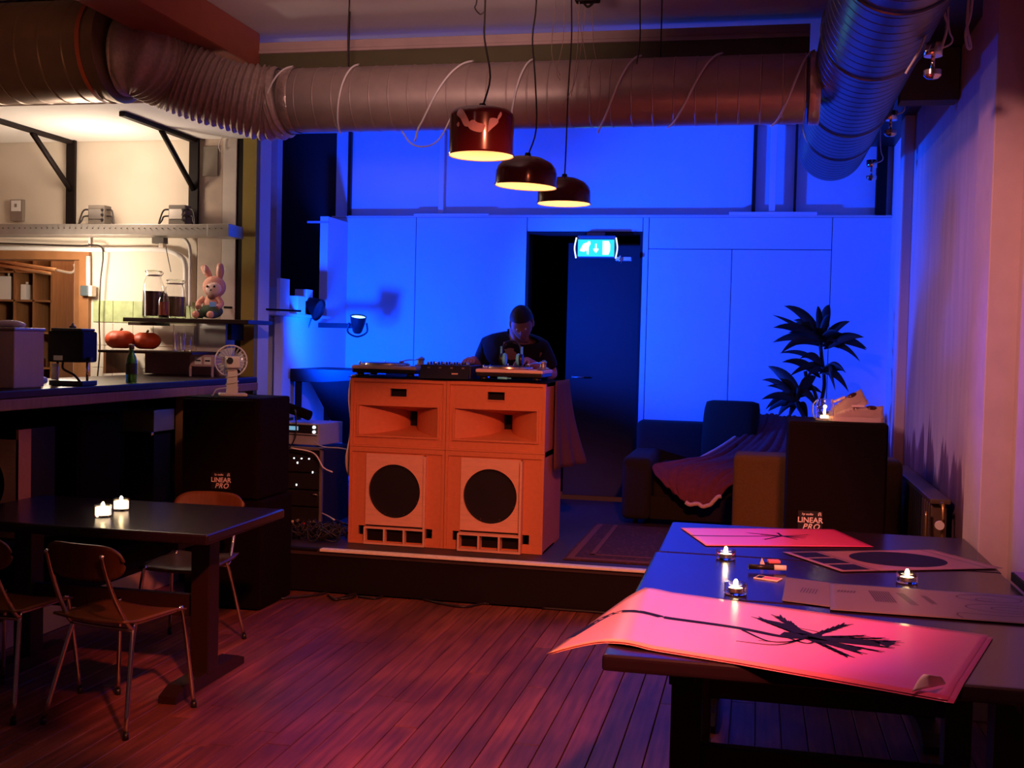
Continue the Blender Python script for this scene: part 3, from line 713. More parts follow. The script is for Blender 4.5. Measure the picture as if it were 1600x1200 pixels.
b = B(); t = bmesh.new(); bmesh.ops.create_uvsphere(t, u_segments=28, v_segments=20, radius=1)
for v in t.verts:
    c = v.co.copy(); X_ = c.x*.074; Y_ = c.y*.094; Z_ = c.z*.115
    if c.z < -.2: X_ *= 1 - .35*(-c.z - .2); Y_ = Y_*(1 - .12*(-c.z)) - .012*(-c.z)
    if c.y < -.75 and abs(c.x) < .45 and -.55 < c.z < .15: Y_ -= .016*(1 - abs(c.x)/.45)*(1 - abs(c.z + .2)/.35 if abs(c.z + .2) < .35 else 0)
    if c.y < -.6 and .08 < c.z < .32 and .15 < abs(c.x) < .6: Y_ += .007
    v.co = hp_((X_, Y_, Z_))
for f in t.faces: f.smooth = True
merge(b, t); head = obj('head', b, M_skin, dj)
for s in (-1, 1):
    obj('eye', ball(B(), hp_((s*.029, -.080, .014)), .0075, u=12, v=8), M_paperwhite, head)
    obj('ear', ball(B(), hp_((s*.076, .005, .0)), .028, (.35, .7, 1.1), rot=HR, u=12, v=8), M_skin, head)
b = B(); ball(b, hp_((0, -.098, -.008)), .014, (.8, 1, 1.6), rot=HR, u=10, v=8); obj('nose', b, M_skin, head)
obj('mouth', ball(B(), hp_((0, -.088, -.055)), .02, (1.1, .35, .28), rot=HR, u=12, v=6), mat('lips', (0.30, 0.09, 0.08), 0.5), head)
b = B(); t = bmesh.new(); bmesh.ops.create_uvsphere(t, u_segments=28, v_segments=18, radius=1)
for v in t.verts:
    c = v.co.copy()
    k = 1.0
    if c.z < .35 and c.y < .1: k = .9
    if c.z < -.45: k = .8
    v.co = hp_((c.x*.084*k, c.y*.104*k + .010, c.z*.118*k + .012))
for f in t.faces: f.smooth = True
merge(b, t); obj('hair', b, M_hair, dj)
def hand(wr, side, dirv):
    wr = Vector(wr); d = Vector(dirv).normalized(); sd = d.cross(Vector((0, 0, 1))).normalized() * side
    up = Vector((0, 0, 1))
    js = [wr, wr + d*.045, wr + d*.085]; ed = [(0, 1), (1, 2)]; rs = [(.026, .017), (.036, .016), (.038, .014)]
    for i, ln in enumerate((.066, .075, .070, .055)):
        o_ = (i - 1.5) * .019
        a = wr + d*.088 + sd*o_; k0 = len(js)
        js += [a, a + d*ln*.5 - up*.006, a + d*ln*.95 - up*.028]; ed += [(2, k0), (k0, k0+1), (k0+1, k0+2)]; rs += [.0095, .0085, .007]
    k0 = len(js); a = wr + d*.03 - sd*.03
    js += [a, a + d*.03 - sd*.02 - up*.008, a + d*.058 - sd*.022 - up*.02]; ed += [(1, k0), (k0, k0+1), (k0+1, k0+2)]; rs += [.012, .010, .008]
    return skinmesh(js, ed, rs, 1)
obj('hand', hand(J[9], -1, (.05, -.9, -.15)), M_skin, dj); obj('hand', hand(J[13], 1, (-.12, -.9, -.15)), M_skin, dj)
#@@PART3
# ================================================================== PA cabinets
def pa_cab(x0, y, z0, w, h, d, label, logo=None, blurred=False):
    t = thing('pa_speaker', label, 'speaker', (x0 + w/2, y + d/2, z0), 0, 'black PA cabinets')
    b = B(); box(b, -w/2, w/2, -d/2 + .02, d/2, 0, h, bev=.018, seg=3); obj('cabinet', b, M_blackcloth, t)
    obj('grille', box(B(), -w/2 + .012, w/2 - .012, -d/2, -d/2 + .022, .012, h - .012, bev=.006), M_grille, t)
    if logo:
        lx, lz = logo; b = B(); yy = -d/2 - .0015
        lgt = obj('logo_plate', box(B(), lx - .06, lx + .06, -d/2 - .0012, -d/2 + .001, lz - .045, lz + .055), M_plastic, t)
        front_text(b, 'LINEAR', .038, lx, yy, lz - .004); front_text(b, 'PRO', .040, lx + .004, yy, lz - .038, shear=.3, space=1.15)
        front_text(b, 'hp audio', .016, lx - .014, yy, lz + .034, shear=.2)
        box(b, lx + .038, lx + .044, yy - .0006, yy, lz + .032, lz + .050); box(b, lx + .038, lx + .054, yy - .0006, yy, lz + .046, lz + .050); box(b, lx + .038, lx + .054, yy - .0006, yy, lz + .039, lz + .042); box(b, lx + .050, lx + .054, yy - .0006, yy, lz + .032, lz + .050)
        o = obj('logo', b, M_logo, t); o['kind'] = 'stuff'; o['label'] = 'silver LINEAR PRO lettering'
    return t
pa_cab(-3.26, 5.97, .64, .48, .585, .46, 'black LINEAR PRO speaker left of the equipment rack, with the fan on top', (.02, at(341, 752, y=5.97).z - .64))
pa_cab(-3.24, 5.98, .0, .48, .635, .46, 'black sub cabinet on the floor beneath the left LINEAR PRO speaker')
pa_cab(.165, 5.92, .62, .49, .595, .46, 'black LINEAR PRO speaker on the right, with shoes and a lit jar on top', (-.125, .085))
pa_cab(.165, 5.93, .0, .49, .615, .46, 'black sub cabinet beneath the right LINEAR PRO speaker, behind the tables')

# jar lantern and shoes on the right speaker
def jar(name, label, loc, r, h, liquid=None, lm=None, neck=.75, lidm=None, group=None, cat='jar', clip=True):
    t = thing(name, label, cat, loc, 0, group)
    w = .0035
    pr = [(r*.9, .002), (r, .012), (r, h*.68), (r*neck, h*.84), (r*neck, h*.95), (r*neck - w, h*.95), (r*neck - w, h*.84), (r - w, h*.68), (r - w, .014), (0, .010)]
    obj('glass', lathe(B(), [(0, .002)] + pr, n=28), M_glass, t)
    if liquid: obj('contents', lathe(B(), [(0, .011), (r - w - .002, .015), (r - w - .002, h*liquid), (0, h*liquid)], n=24), lm, t)
    if clip:
        obj('lid', lathe(B(), [(0, h*.95+.001), (r*neck + .004, h*.951), (r*neck + .005, h*.985), (r*neck - .01, h), (0, h)], n=24), M_glass, t)
        b = B(); lathe(b, [(r*neck + .002, h*.88), (r*neck + .005, h*.885), (r*neck + .005, h*.90), (r*neck + .002, h*.905)], n=24, closed=True); tube(b, [(r*neck + .004, 0, h*.89), (r*neck + .022, 0, h*.93), (r*neck + .012, 0, h*.98)], .0025, n=6)
        obj('wire_clip', b, M_steel, t)
    return t
jl = jar('jar_lantern', 'glowing glass jar with a candle beside the shoes on the right speaker', (.345, 6.05, 1.217), .048, .118, neck=.85, clip=False, cat='lantern')
obj('candle', lathe(B(), [(0, .012), (.02, .012), (.02, .03), (0, .03)], n=16), M_wax, jl)
obj('flame', ball(B(), (0, 0, .046), .007, (1, 1, 2.2), u=10, v=8), M_flame, jl)
b = B(); tube(b, [(-.041, 0, .105), (-.058, 0, .08), (-.060, 0, .045), (-.05, 0, .01)], .003, n=6); obj('handle', b, M_steel, jl)
light('jar_candle_light', 'POINT', (.345, 6.02, 1.29), 0.9, (1.0, 0.55, 0.22), shadow_soft_size=0.01)
def shoe(label, loc, rot):
    t = thing('sneaker', label, 'shoe', loc, 0, 'shoes on the right speaker')
    t.rotation_euler = rot
    def sec(u):  # along x: heel 0 -> toe 1
        wd = .031 + .012*math.sin(min(1, u*1.3)*PI*.55)
        top = .085 - .0*u if u < .25 else (.085 - (u - .25)*.085 if u < .75 else .0425 - (u - .75)*.07)
        return wd, top
    n = 20; b = B(); rings = []
    for i in range(n+1):
        u = i/n; wd, top = sec(u); e = .55 + .45*math.sin(PI*min(1, max(0, (u*.96 + .02)))) ** .5
        wd *= e; X_ = (u - .5)*.27
        rings.append([b.verts.new((X_, math.cos(a)*wd*(1 if math.sin(a) < .3 else .82), .022 + max(0, math.sin(a))*(top - .022))) for a in [PI*k/10 for k in range(11)]])
    for i in range(n):
        for k in range(10):
            if 1 <= i <= 6 and 4 <= k <= 5: continue
            f = b.faces.new((rings[i][k], rings[i+1][k], rings[i+1][k+1], rings[i][k+1])); f.smooth = True
    b.faces.new(rings[0]); b.faces.new(rings[-1][::-1])
    bmesh.ops.solidify(b, geom=b.faces[:], thickness=.003)
    obj('upper', b, M_shoe, t)
    pts = []
    for i in range(n+1):
        u = i/n; wd, _ = sec(u); e = .12 + .88*max(0, 1 - abs(2*u - 1)**3.4)**.5; pts.append(((u - .5)*.28, wd*e*1.12))
    poly = pts + [(x_, -y_) for x_, y_ in reversed(pts)]
    b = prism(B(), poly, 0, .024, 'z'); obj('sole', b, M_sole, t)
    b = B()
    for i in range(5):
        X_ = -.005 + i*.018; zt = .022 + (.085 - (((X_/.27 + .5) - .25)*.085) - .022)
        tube(b, [(X_, -.02, zt - .008), (X_ + .006, 0, zt + .003), (X_, .02, zt - .008)], .0025, n=5)
    obj('laces', b, M_shoe, t); obj('opening', ball(B(), (-.078, 0, .070), .03, (1.15, .75, .5), u=14, v=8), M_liquid, t)
    obj('side_stripe', tube(B(), [(-.09, -.036, .04), (-.02, -.041, .045), (.05, -.040, .035), (.10, -.030, .03)], .003, n=5), M_sole, t); obj('tongue', box(B(), -.045, .02, -.017, .017, .074, .086, bev=.004), M_shoe, t)
    return t
shoe('pale beige sneaker lying flat on the right speaker, lower of the pair', (.50, 6.06, 1.217), (0, 0, math.radians(178)))
shoe('pale beige sneaker propped on top of the other, touching the glowing jar', (.445, 6.13, 1.248), (0, math.radians(26), math.radians(182)))

# ================================================================== TABLES
def make_table(x0, x1, y0, y1, label, group):
    cx, cy = (x0+x1)/2, (y0+y1)/2; hw, hd_ = (x1-x0)/2, (y1-y0)/2
    t = thing('pedestal_table', label, 'table', (cx, cy, 0), 0, group)
    obj('table_top', box(B(), -hw, hw, -hd_, hd_, .705, .75, bev=.012, seg=3), M_table, t)
    for s in (-1, 1):
        X_ = s*(hw - .21)
        obj('leg_post', box(B(), X_ - .045, X_ + .045, -.05, .05, .05, .66, bev=.005), M_darkwood, t)
        b = B(); prism(b, [(-.33, 0.0), (.33, 0.0), (.33, .03), (.25, .06), (-.25, .06), (-.33, .03)], X_ - .04, X_ + .04, 'x'); obj('foot', b, M_darkwood, t)
        obj('top_bearer', box(B(), X_ - .035, X_ + .035, -hd_ + .08, hd_ - .08, .66, .705, bev=.004), M_darkwood, t)
    obj('stretcher', box(B(), -(hw - .25), hw - .25, -.02, .02, .30, .40, bev=.004), M_darkwood, t)
    return t
make_table(-.385, .93, 2.985, 3.765, 'dark table nearest the viewer on the right, under the large pink poster', 'right-hand tables')
make_table(-.385, .93, 3.772, 4.565, 'middle dark table of the right-hand row, holding the grey sketches', 'right-hand tables')
make_table(-.375, .935, 4.575, 5.375, 'farthest dark table of the right-hand row, in front of the right speaker', 'right-hand tables')
make_table(-3.54, -2.215, 4.29, 5.08, 'dark table on the left with two candle glasses', 'left table')

def chair(label, loc, rz):
    t = thing('school_chair', label, 'chair', loc, rz, 'teak and chrome school chairs')
    return t
ch = chair('teak and chrome chair at the near side of the left table, seen from behind', (-2.53, 4.16, 0), math.radians(-9))
def seatfn(u, v):
    X_ = (u - .5)*.38*(1 - .06*(1 - v)); Y_ = (v - .5)*.37
    return Vector((X_, Y_, .445 - .012*math.sin(PI*u) - (.012*max(0, (v - .85)/.15) if v > .85 else 0) + .012*max(0, .2 - v)/.2))
obj('seat', grid(B(), seatfn, 12, 12, .010), M_chairply, ch)
def backfn(u, v):
    u = .5 - .5*math.cos(PI*u); X_ = (u - .5)*.37; e = .16 + .84*max(0, 1 - abs(2*u - 1) ** 5) ** .5
    return Vector((X_, -.235 - .03*v + .045*(2*u - 1)**2, .685 + (v - .5)*.145*e))
bk = obj('backrest', grid(B(), backfn, 24, 8, .010), M_chairply, ch)
for s in (-1, 1):
    b = B(); tube(b, [(s*.135, -.266, .725), (s*.135, -.26, .69), (s*.14, -.21, .56), (s*.15, -.135, .43), (s*.15, -.10, .405)], .0095, n=8); obj('back_upright', b, M_chrome, ch)
    b = B(); ball(b, (s*.135, -.270, .718), .011, u=8, v=6); obj('rivet', b, M_chrome, bk)
    b = B(); tube(b, [(s*.155, .17, .425), (s*.165, .19, .40), (s*.20, .225, .02)], .0095, n=8); o = obj('leg', b, M_chrome, ch); obj('foot_cap', cyl(B(), (s*.20, .225, .026), (s*.201, .226, 0), .0125, n=10), M_plastic, o)
    b = B(); tube(b, [(s*.13, -.08, .42), (s*.15, -.105, .40), (s*.205, -.205, .02)], .0095, n=8); o = obj('leg', b, M_chrome, ch); obj('foot_cap', cyl(B(), (s*.205, -.205, .026), (s*.206, -.206, 0), .0125, n=10), M_plastic, o)
    b = B(); tube(b, [(s*.13, -.08, .418), (s*.15, .0, .424), (s*.155, .17, .425)], .009, n=8); obj('seat_rail', b, M_chrome, ch)
b = B(); tube(b, [(-.15, -.11, .402), (0, -.115, .400), (.15, -.11, .402)], .009, n=8); obj('cross_rail', b, M_chrome, ch)
dup(ch, (-2.77, 5.20, 0), math.radians(184), 'teak and chrome chair on the far side of the left table, facing the viewer')
dup(ch, (-3.07, 4.17, 0), math.radians(-3), 'teak chair cut off by the left edge, beside the chair seen from behind')

# candle glasses
M_waxlit = mat('glowing_wax', (0.95, 0.85, 0.7), 0.5, var=0, emit=(1.0, 0.72, 0.42), es=2.6)
def tealight(label, x, y, z=.75, tall=False, group='candles'):
    t = thing('candle_glass', label, 'candle', (x, y, z), 0, group)
    r, h = (.038, .052) if tall else (.038, .036)
    obj('glass_holder', lathe(B(), [(0, .0), (r*.92, .0), (r, .006), (r, h), (r - .003, h), (r - .003, .007), (0, .006)], n=24), M_glass, t)
    obj('cup', lathe(B(), [(0, .0075), (.0245, .0075), (.0245, .022), (.0240, .022), (.0238, .010), (0, .010)], n=20), M_tin, t)
    if tall: o = obj('wax', lathe(B(), [(0, .0072), (r - .0045, .0072), (r - .0045, h*.80), (0, h*.76)], n=20), M_waxlit, t); 
    wx = None if tall else obj('wax', lathe(B(), [(0, .0105), (.0232, .0105), (.0232, .0205), (0, .020)], n=20), M_wax, t)
    obj('flame', ball(B(), (0, 0, .034 if not tall else .050), .008, (1, 1, 2.0), u=10, v=8), M_flame, t)
    light('candle_light', 'POINT', (x, y, z + .045), 0.35 if not tall else .6, (1.0, 0.60, 0.28), shadow_soft_size=0.006)
    return t
tealight('lit tealight just below the small pink poster', -.10, 4.50)
tealight('lit tealight in a low glass at the upper edge of the large pink poster', -.05, 3.87)
tealight('lit tealight standing on the grey sketches near the woofer print', .55, 4.26)
tealight('taller candle glass on the left table, right one of the two', at(183, 798, z=.75).x, at(183, 796, z=.75).y, tall=True)
tealight('candle glass on the left table, left one of the two', at(167, 805, z=.75).x, at(167, 807, z=.75).y, tall=True)

# ------------------------------------------------------------------ posters and papers
def paper(name, label, O, U, V, m, z, thick=.0006, fn=None, nu=30, nv=20, cat='poster', group=None):
    """sheet whose near left corner is O; U runs along its length, V across"""
    O, U, V = Vector(O), Vector(U), Vector(V); rz = math.atan2(U.y, U.x)
    t = thing(name, label, cat, (O.x, O.y, z), rz, group)
    Lu = U.length; e1 = U.normalized(); e2 = Vector((-e1.y, e1.x))
    va, vb = V.dot(e1), V.dot(e2)
    def S(u, v, up=0.0):
        p = Vector((u*Lu + v*va, v*vb, up)); 
        if fn: p.z += fn(u, v, O.x + e1.x*p.x + e2.x*p.y, O.y + e1.y*p.x + e2.y*p.y)
        return p
    sh = obj('sheet', grid(B(), lambda u, v: S(u, v), nu, nv, -thick), m, t)
    def uv(px, py):
        q = at(px, py, z=z); d = Vector((q.x - O.x, q.y - O.y)); a, b = d.dot(e1), d.dot(e2)
        v = b/vb; return ((a - v*va)/Lu, v)
    return t, S, uv, sh
def stroke(bm, S, pts, w0, w1=None, up=.0009, k=6):
    """flat printed stroke following the sheet; widths in fractions of the sheet's width"""
    w1 = w0 if w1 is None else w1
    P = catmull([(p[0], p[1], 0) for p in pts], k) if len(pts) > 2 else [Vector((*pts[0], 0)).lerp(Vector((*pts[1], 0)), i/6) for i in range(7)]
    L_ = []
    for i, p in enumerate(P):
        d = P[min(i+1, len(P)-1)] - P[max(i-1, 0)]; d = Vector((d.x*1.5, d.y, 0)).normalized(); n = Vector((-d.y/1.5, d.x, 0)); w = w0 + (w1 - w0)*i/(len(P)-1)
        L_.append((bm.verts.new(S(p.x + n.x*w, p.y + n.y*w, up)), bm.verts.new(S(p.x - n.x*w, p.y - n.y*w, up))))
    for a, b in zip(L_, L_[1:]): bm.faces.new((a[0], b[0], b[1], a[1]))
def palm(bm, S, trunk, crown, tips, curls, w):
    stroke(bm, S, trunk, w*1.15, w*.8)
    for k_, tp in enumerate(tips):
        mid = (crown[0]*.5 + tp[0]*.5, crown[1]*.5 + tp[1]*.5 + random.uniform(-.012, .012))
        stroke(bm, S, [crown, mid, tp], w*.9, w*.18, up=.0009 + k_*.00002)
        n = 7
        for i in range(2, n):
            f = i/n; q = (crown[0] + (tp[0]-crown[0])*f, crown[1] + (tp[1]-crown[1])*f)
            for s in (-1, 1):
                d = (tp[0]-crown[0], tp[1]-crown[1]); e = (q[0] + d[0]*.22 - s*d[1]*.04, q[1] + d[1]*.22 + s*d[0]*.06)
                stroke(bm, S, [q, e], w*.45, w*.1, up=.0011)
    for c_ in curls: stroke(bm, S, c_, w*.35, w*.15, up=.0012)
ZP = .7535
def droop(u, v, X_, Y_):
    z = 0.0
    d = -.385 - X_
    if d > 0: z -= .55*d**1.25*(1 + .5*v)
    elif d > -.12: z += .010*math.sin((d + .12)/.12*PI)*.5
    fr = 2.985 - Y_
    if fr > 0: z -= .06*fr
    return z
U1 = Vector((.96, -.285)).normalized()*1.08; V1 = Vector((.215, .665))
O1 = Vector((.47, 2.84)) - U1
po, S, uv, sh = paper('poster', 'large pink palm poster hanging over the corner of the nearest table', O1, U1, V1, M_poster, ZP + .004, fn=droop, nu=44)
b = B()
crown = uv(1262, 997)
trunk = [(-.0, uv(900, 985)[1] + .12), uv(960, 955), uv(1050, 967), uv(1150, 981), uv(1222, 995), crown]
tips = [uv(*q) for q in [(1400, 1003), (1388, 1012), (1395, 1007), (1372, 1018), (1345, 1021), (1325, 1026), (1378, 998), (1350, 994), (1322, 976), (1185, 966), (1198, 972), (1215, 963), (1232, 972)]]
curls = [[crown, uv(1215, 1008), uv(1150, 1002)], [crown, uv(1225, 1004), uv(1185, 1001)], [uv(1225, 995), uv(1262, 1006), uv(1275, 996), uv(1245, 985), uv(1232, 992)], [uv(1235, 990), uv(1270, 1001), uv(1282, 990), uv(1250, 982)], [uv(1160, 985), uv(1200, 1002), uv(1240, 1003)]]
palm(b, S, trunk, crown, tips, curls, .022)
for q0, q1, wa, wb in [((1262, 996), (1375, 1007), .030, .045), ((1262, 996), (1340, 1017), .02, .03), ((1375, 1007), (1398, 1005), .045, .005), ((1262, 992), (1215, 975), .03, .03), ((1215, 975), (1186, 967), .03, .004), ((1262, 996), (1222, 990), .05, .03)]:
    stroke(b, S, [uv(*q0), uv(*q1)], wa, wb, up=.0013)
pr_ = obj('palm_print', b, M_ink, po); pr_['label'] = 'black palm tree silhouette'
# curled white corner near the right end
cq = [at(1425, 1081, z=.762), at(1443, 1053, z=.800), at(1466, 1057, z=.802), at(1478, 1069, z=.764)]
cm_ = Matrix.Translation((O1.x, O1.y, ZP + .004)) @ Matrix.Rotation(math.atan2(U1.y, U1.x), 4, 'Z')
cq = [cm_.inverted() @ q_ for q_ in cq]
def curl(u, v):
    p0 = cq[0].lerp(cq[3], u).lerp(cq[1].lerp(cq[2], u), v); p0.z += .006*math.sin(PI*v); return p0
o = obj('curled_corner', grid(B(), curl, 8, 8, .0005), M_paperwhite, po); o['label'] = 'white back of a curled-up corner'
po2, S_, uv_, sh_ = paper('poster', 'second pink sheet lying underneath the large palm poster', O1 + Vector((.012, -.008)), U1, V1, M_poster, ZP, fn=lambda u, v, X_, Y_: droop(u, v, X_, Y_), nu=44)
A_ = at(1103, 852, z=.755); Bq = at(1365, 854, z=.755); Cq = at(1063, 824, z=.755)
pb_, S, uv, sh = paper('poster', 'small pink palm poster on the farthest right-hand table', (A_.x, A_.y), (Bq.x - A_.x, Bq.y - A_.y), (Cq.x - A_.x, Cq.y - A_.y), M_poster2, ZP)
b = B(); crown = uv(1222, 838)
palm(b, S, [(.0, uv(1083, 837)[1]), uv(1150, 838), crown], crown, [uv(*q) for q in [(1262, 836), (1255, 841), (1245, 843), (1195, 843), (1170, 833), (1190, 836), (1215, 833), (1258, 839)]], [], .018)
obj('palm_print', b, M_ink, pb_)
A_ = at(1315, 893, z=.755); Bq = at(1568, 888, z=.755); Cq = at(1222, 862, z=.755)
wp, S, uv, sh = paper('woofer_print', 'printed photograph of a wooden speaker with a black round woofer, on the right-hand tables', (A_.x, A_.y), (Bq.x - A_.x, Bq.y - A_.y), (Cq.x - A_.x, Cq.y - A_.y), mat('brown_photo_print', (0.30, 0.13, 0.10), 0.35, scale=8, var=0.2), ZP + .001, cat='print')
b = B()
cc = uv(1395, 875); n = 40; vs = []
q1 = uv(1313, 872); q2 = uv(1473, 882)
for i in range(n):
    a = 2*PI*i/n; vs.append(b.verts.new(S(.56 + .27*math.cos(a), .52 + .40*math.sin(a), .0009)))
b.faces.new(vs)
for j in range(3):
    c0 = .06 + j*.31
    b.faces.new([b.verts.new(S(x_, y_, .0009)) for x_, y_ in [(.035, c0), (.20, c0), (.20, c0 + .26), (.035, c0 + .26)]])
obj('print_blacks', b, M_ink, wp)
b = B()
for (a0, b0, a1, b1) in [(.0, .0, 1, .02), (.215, .0, .235, 1), (.90, 0, .92, 1)]:
    b.faces.new([b.verts.new(S(x_, y_, .0007)) for x_, y_ in [(a0, b0), (a1, b0), (a1, b1), (a0, b1)]])
obj('print_edges', b, mat('print_brown', (0.16, 0.08, 0.07), 0.4), wp)
A_ = at(1222, 938, z=.755); Bq = at(1330, 954, z=.755); Cq = at(1228, 901, z=.755)
g1, S, uv, sh = paper('sketch_sheet', 'short grey sketch sheet at the left, partly under the long one', (A_.x, A_.y), (Bq.x - A_.x + .06, Bq.y - A_.y), (Cq.x - A_.x, Cq.y - A_.y), M_greypaper, ZP, cat='paper')
b = B()
for i in range(6): stroke(b, S, [(.20 + i*.035, .42), (.23 + i*.035, .62)], .010)
for i in range(5): stroke(b, S, [(.70, .35 + i*.09), (.78, .38 + i*.09)], .012)
obj('pencil_marks', b, M_pencil, g1)
A_ = at(1297, 953, z=.755); Bq = at(1640, 978, z=.755); Cq = at(1292, 911, z=.755); 
g2, S, uv, sh = paper('sketch_sheet', 'long grey sheet with pencil-drawn rounded outlines on the right-hand tables', (A_.x, A_.y), (Bq.x - A_.x, Bq.y - A_.y), (Cq.x - A_.x + .01, Cq.y - A_.y), M_greypaper, ZP + .002, cat='paper')
b = B()
def loop(cx, cy, rx, ry, a0=0, a1=360, w=.006): stroke(b, S, [(cx + rx*math.cos(math.radians(a)), cy + ry*math.sin(math.radians(a))) for a in range(a0, a1 + 1, 20)], w)
loop(.80, .80, .16, .12); loop(.86, .45, .20, .14, 60, 300); loop(.78, .74, .05, .05, 20, 300); loop(.90, .45, .12, .06); stroke(b, S, [(.62, .05), (.60, .15), (.63, .22), (.80, .20), (.97, .24)], .006)
for i in range(9): stroke(b, S, [(.20 + .012*i, .80), (.23 + .012*i, .40)], .006)
for i in range(4): stroke(b, S, [(.34 + .010*i, .78), (.40 + .010*i, .36)], .005); stroke(b, S, [(.46 + .008*i, .74), (.50 + .008*i, .45)], .004)
for i in range(6): stroke(b, S, [(.04 + .016*i, .66), (.05 + .016*i, .74)], .007)
obj('pencil_marks', b, M_pencil, g2)
# marker pen, matchbooks
q = at(1200, 889, z=.762); mk = thing('marker_pen', 'black marker with a white cap lying on the matchbooks', 'pen', (q.x, q.y, .768), math.radians(6))
obj('barrel', cyl(B(), (-.072, 0, 0), (.022, 0, 0), .0095, n=14), M_plastic, mk); o = obj('cap', cyl(B(), (.022, 0, 0), (.066, 0, 0), .0105, n=14), M_paperwhite, mk); o['label'] = 'white cap'
q = at(1200, 904, z=.752); mb = thing('matchbook', 'open matchbook with pink pattern in front of the marker pen', 'matchbook', (q.x, q.y, .7505), math.radians(-20))
obj('cover', box(B(), -.045, .045, -.028, .028, 0, .004, bev=.001), M_paperwhite, mb); obj('picture', box(B(), -.015, .04, -.02, .02, .0041, .0046), M_pink, mb); obj('picture', box(B(), -.04, -.018, -.02, .02, .0041, .0046), M_ink, mb)
q = at(1208, 884, z=.752); mb = thing('matchbook', 'pink topped matchbook standing up behind the marker pen', 'matchbook', (q.x, q.y + .035, .7505), math.radians(12))
obj('cover', box(B(), -.028, .028, -.02, .02, 0, .006, bev=.001), M_ink, mb); obj('flap', box(B(), -.02, .026, -.018, .018, .0062, .018, bev=.004), M_pink, mb); obj('match_tips', prism(B(), [(-.05, .0), (-.032, .0), (-.043, .024)], -.005, .005, 'y'), M_paperwhite, mb)
# spiral books at the right edge
q = at(1588, 893, z=.77); nb = thing('spiral_notebook', 'spiral-bound notebook on the table at the right edge of the picture', 'notebook', (.985, 4.22, .751), math.radians(0))
obj('pages', box(B(), -.05, .075, -.28, .20, .002, .030, bev=.002), M_paperwhite, nb); obj('cover', box(B(), -.052, .077, -.282, .202, .030, .033), mat('purple_cover', (0.25, 0.12, 0.22), 0.5), nb)
for i in range(24): obj('binding_ring', box(B(), -.058, -.046, -.27 + i*.019, -.264 + i*.019, .004, .036, bev=.002, seg=1), M_plastic, nb)
b = B(); tube(b, [(.98, 4.13, .80), (1.01, 4.17, .815), (1.02, 4.24, .81), (.99, 4.28, .80)], .016, n=8); solo('rolled_tape', b, M_darkwood, 'dark rolled strap on top of the spiral notebook', 'strap')

# ================================================================== SOFA, BLANKET, PLANT, RADIATOR
sf = thing('sofa', 'dark olive corner sofa on the stage in front of the blue wall', 'sofa', (0.0, 8.3, ST))
def sp(n, *a, m=M_sofadk, bev=.05, lab=None):
    o = obj(n, box(B(), *a, bev=bev, seg=4), m, sf, True)
    for p_ in o.data.polygons: p_.use_smooth = True
    if lab: o['label'] = lab
    return o
sp('backrest', -.93, .30, 8.98, 9.22, ST + .08, .985)
sp('seat_cushion', -.72, .30, 8.2, 8.98, ST + .20, ST + .42); sp('seat_cushion', -.01, .84, 7.2, 8.19, ST + .20, ST + .42)
sp('base', -.74, .30, 8.2, 9.2, ST + .05, ST + .22, bev=.02); sp('base', -.01, .84, 7.15, 8.2, ST + .05, ST + .22, bev=.02)
sp('armrest', -.94, -.73, 8.15, 9.2, ST + .05, ST + .50)
sp('armrest', -.125, .845, 6.86, 7.16, ST + .02, .945, m=M_sofa, bev=.045, lab='olive brown upholstered end panel nearest the viewer')
for X_, Y_ in [(-.85, 8.3), (-.85, 9.1), (.25, 9.1), (.8, 7.3), (0.05, 7.3)]: obj('leg', cyl(B(), (X_, Y_, ST + .002), (X_, Y_, ST + .06), .02, n=10), M_darkwood, sf, True)
cs = thing('cushion', 'dark green cushion leaning against the sofa back, next to the blanket', 'cushion', (-.20, 8.80, ST + .42), math.radians(-8))
b = B(); ball(b, (0, 0, .24), .5, (.50, .20, .56), u=24, v=16)
for v in b.verts:
    for i_, L0 in ((0, .21), (2, .24)):
        c0 = .24 if i_ == 2 else 0
        d = v.co[i_] - c0; v.co[i_] = c0 + max(-L0, min(L0, d*1.15))
    v.co.y += (v.co.z)*.28
obj('cover', b, mat('green_cushion', (0.010, 0.010, 0.004), 0.98, scale=80, bump=0.3), cs)
# blanket draped from the back over the seat and the front of the sofa
def blf(u, v):
    # u: along drape 0 back top -> 1 falling corner at the front left ; v across
    P0 = [(.14, 9.10, 1.045), (.12, 8.92, .99), (.00, 8.66, .84), (-.18, 8.42, .74), (-.36, 8.16, .70), (-.42, 8.02, .52), (-.38, 7.97, .36)]
    P1 = [(-.02, 9.10, 1.05), (-.12, 8.82, .92), (-.40, 8.52, .74), (-.58, 8.34, .72), (-.72, 8.22, .70), (-.70, 8.10, .66), (-.64, 8.04, .60)]
    P2 = [(.34, 9.1, 1.03), (.36, 8.86, .93), (.36, 8.4, .78), (.3, 8.2, .745), (.22, 8.1, .72), (.0, 8.02, .69), (-.16, 7.98, .62), (-.22, 7.97, .55)]
    def ev(P, t):
        C_ = catmull(P, 6); f = t*(len(C_)-1); i = min(int(f), len(C_)-2); return C_[i].lerp(C_[i+1], f - i)
    a, b_, c = ev(P1, u), ev(P0, u), ev(P2, u)
    p = a*(1-v)*(1-v) + b_*2*v*(1-v) + c*v*v
    w = .016*math.sin(v*34 + u*4) + .010*math.sin(v*19 - u*7)
    return p + Vector((0, -.4*w*(1 if u < .5 else .3), abs(w)*.9))
bl = thing('blanket', 'plum fleece blanket with a pale lining draped over the sofa', 'blanket', (0, 8.4, .7))
obj('fleece', grid(B(), blf, 50, 60, -.012), M_blanket, bl, True)
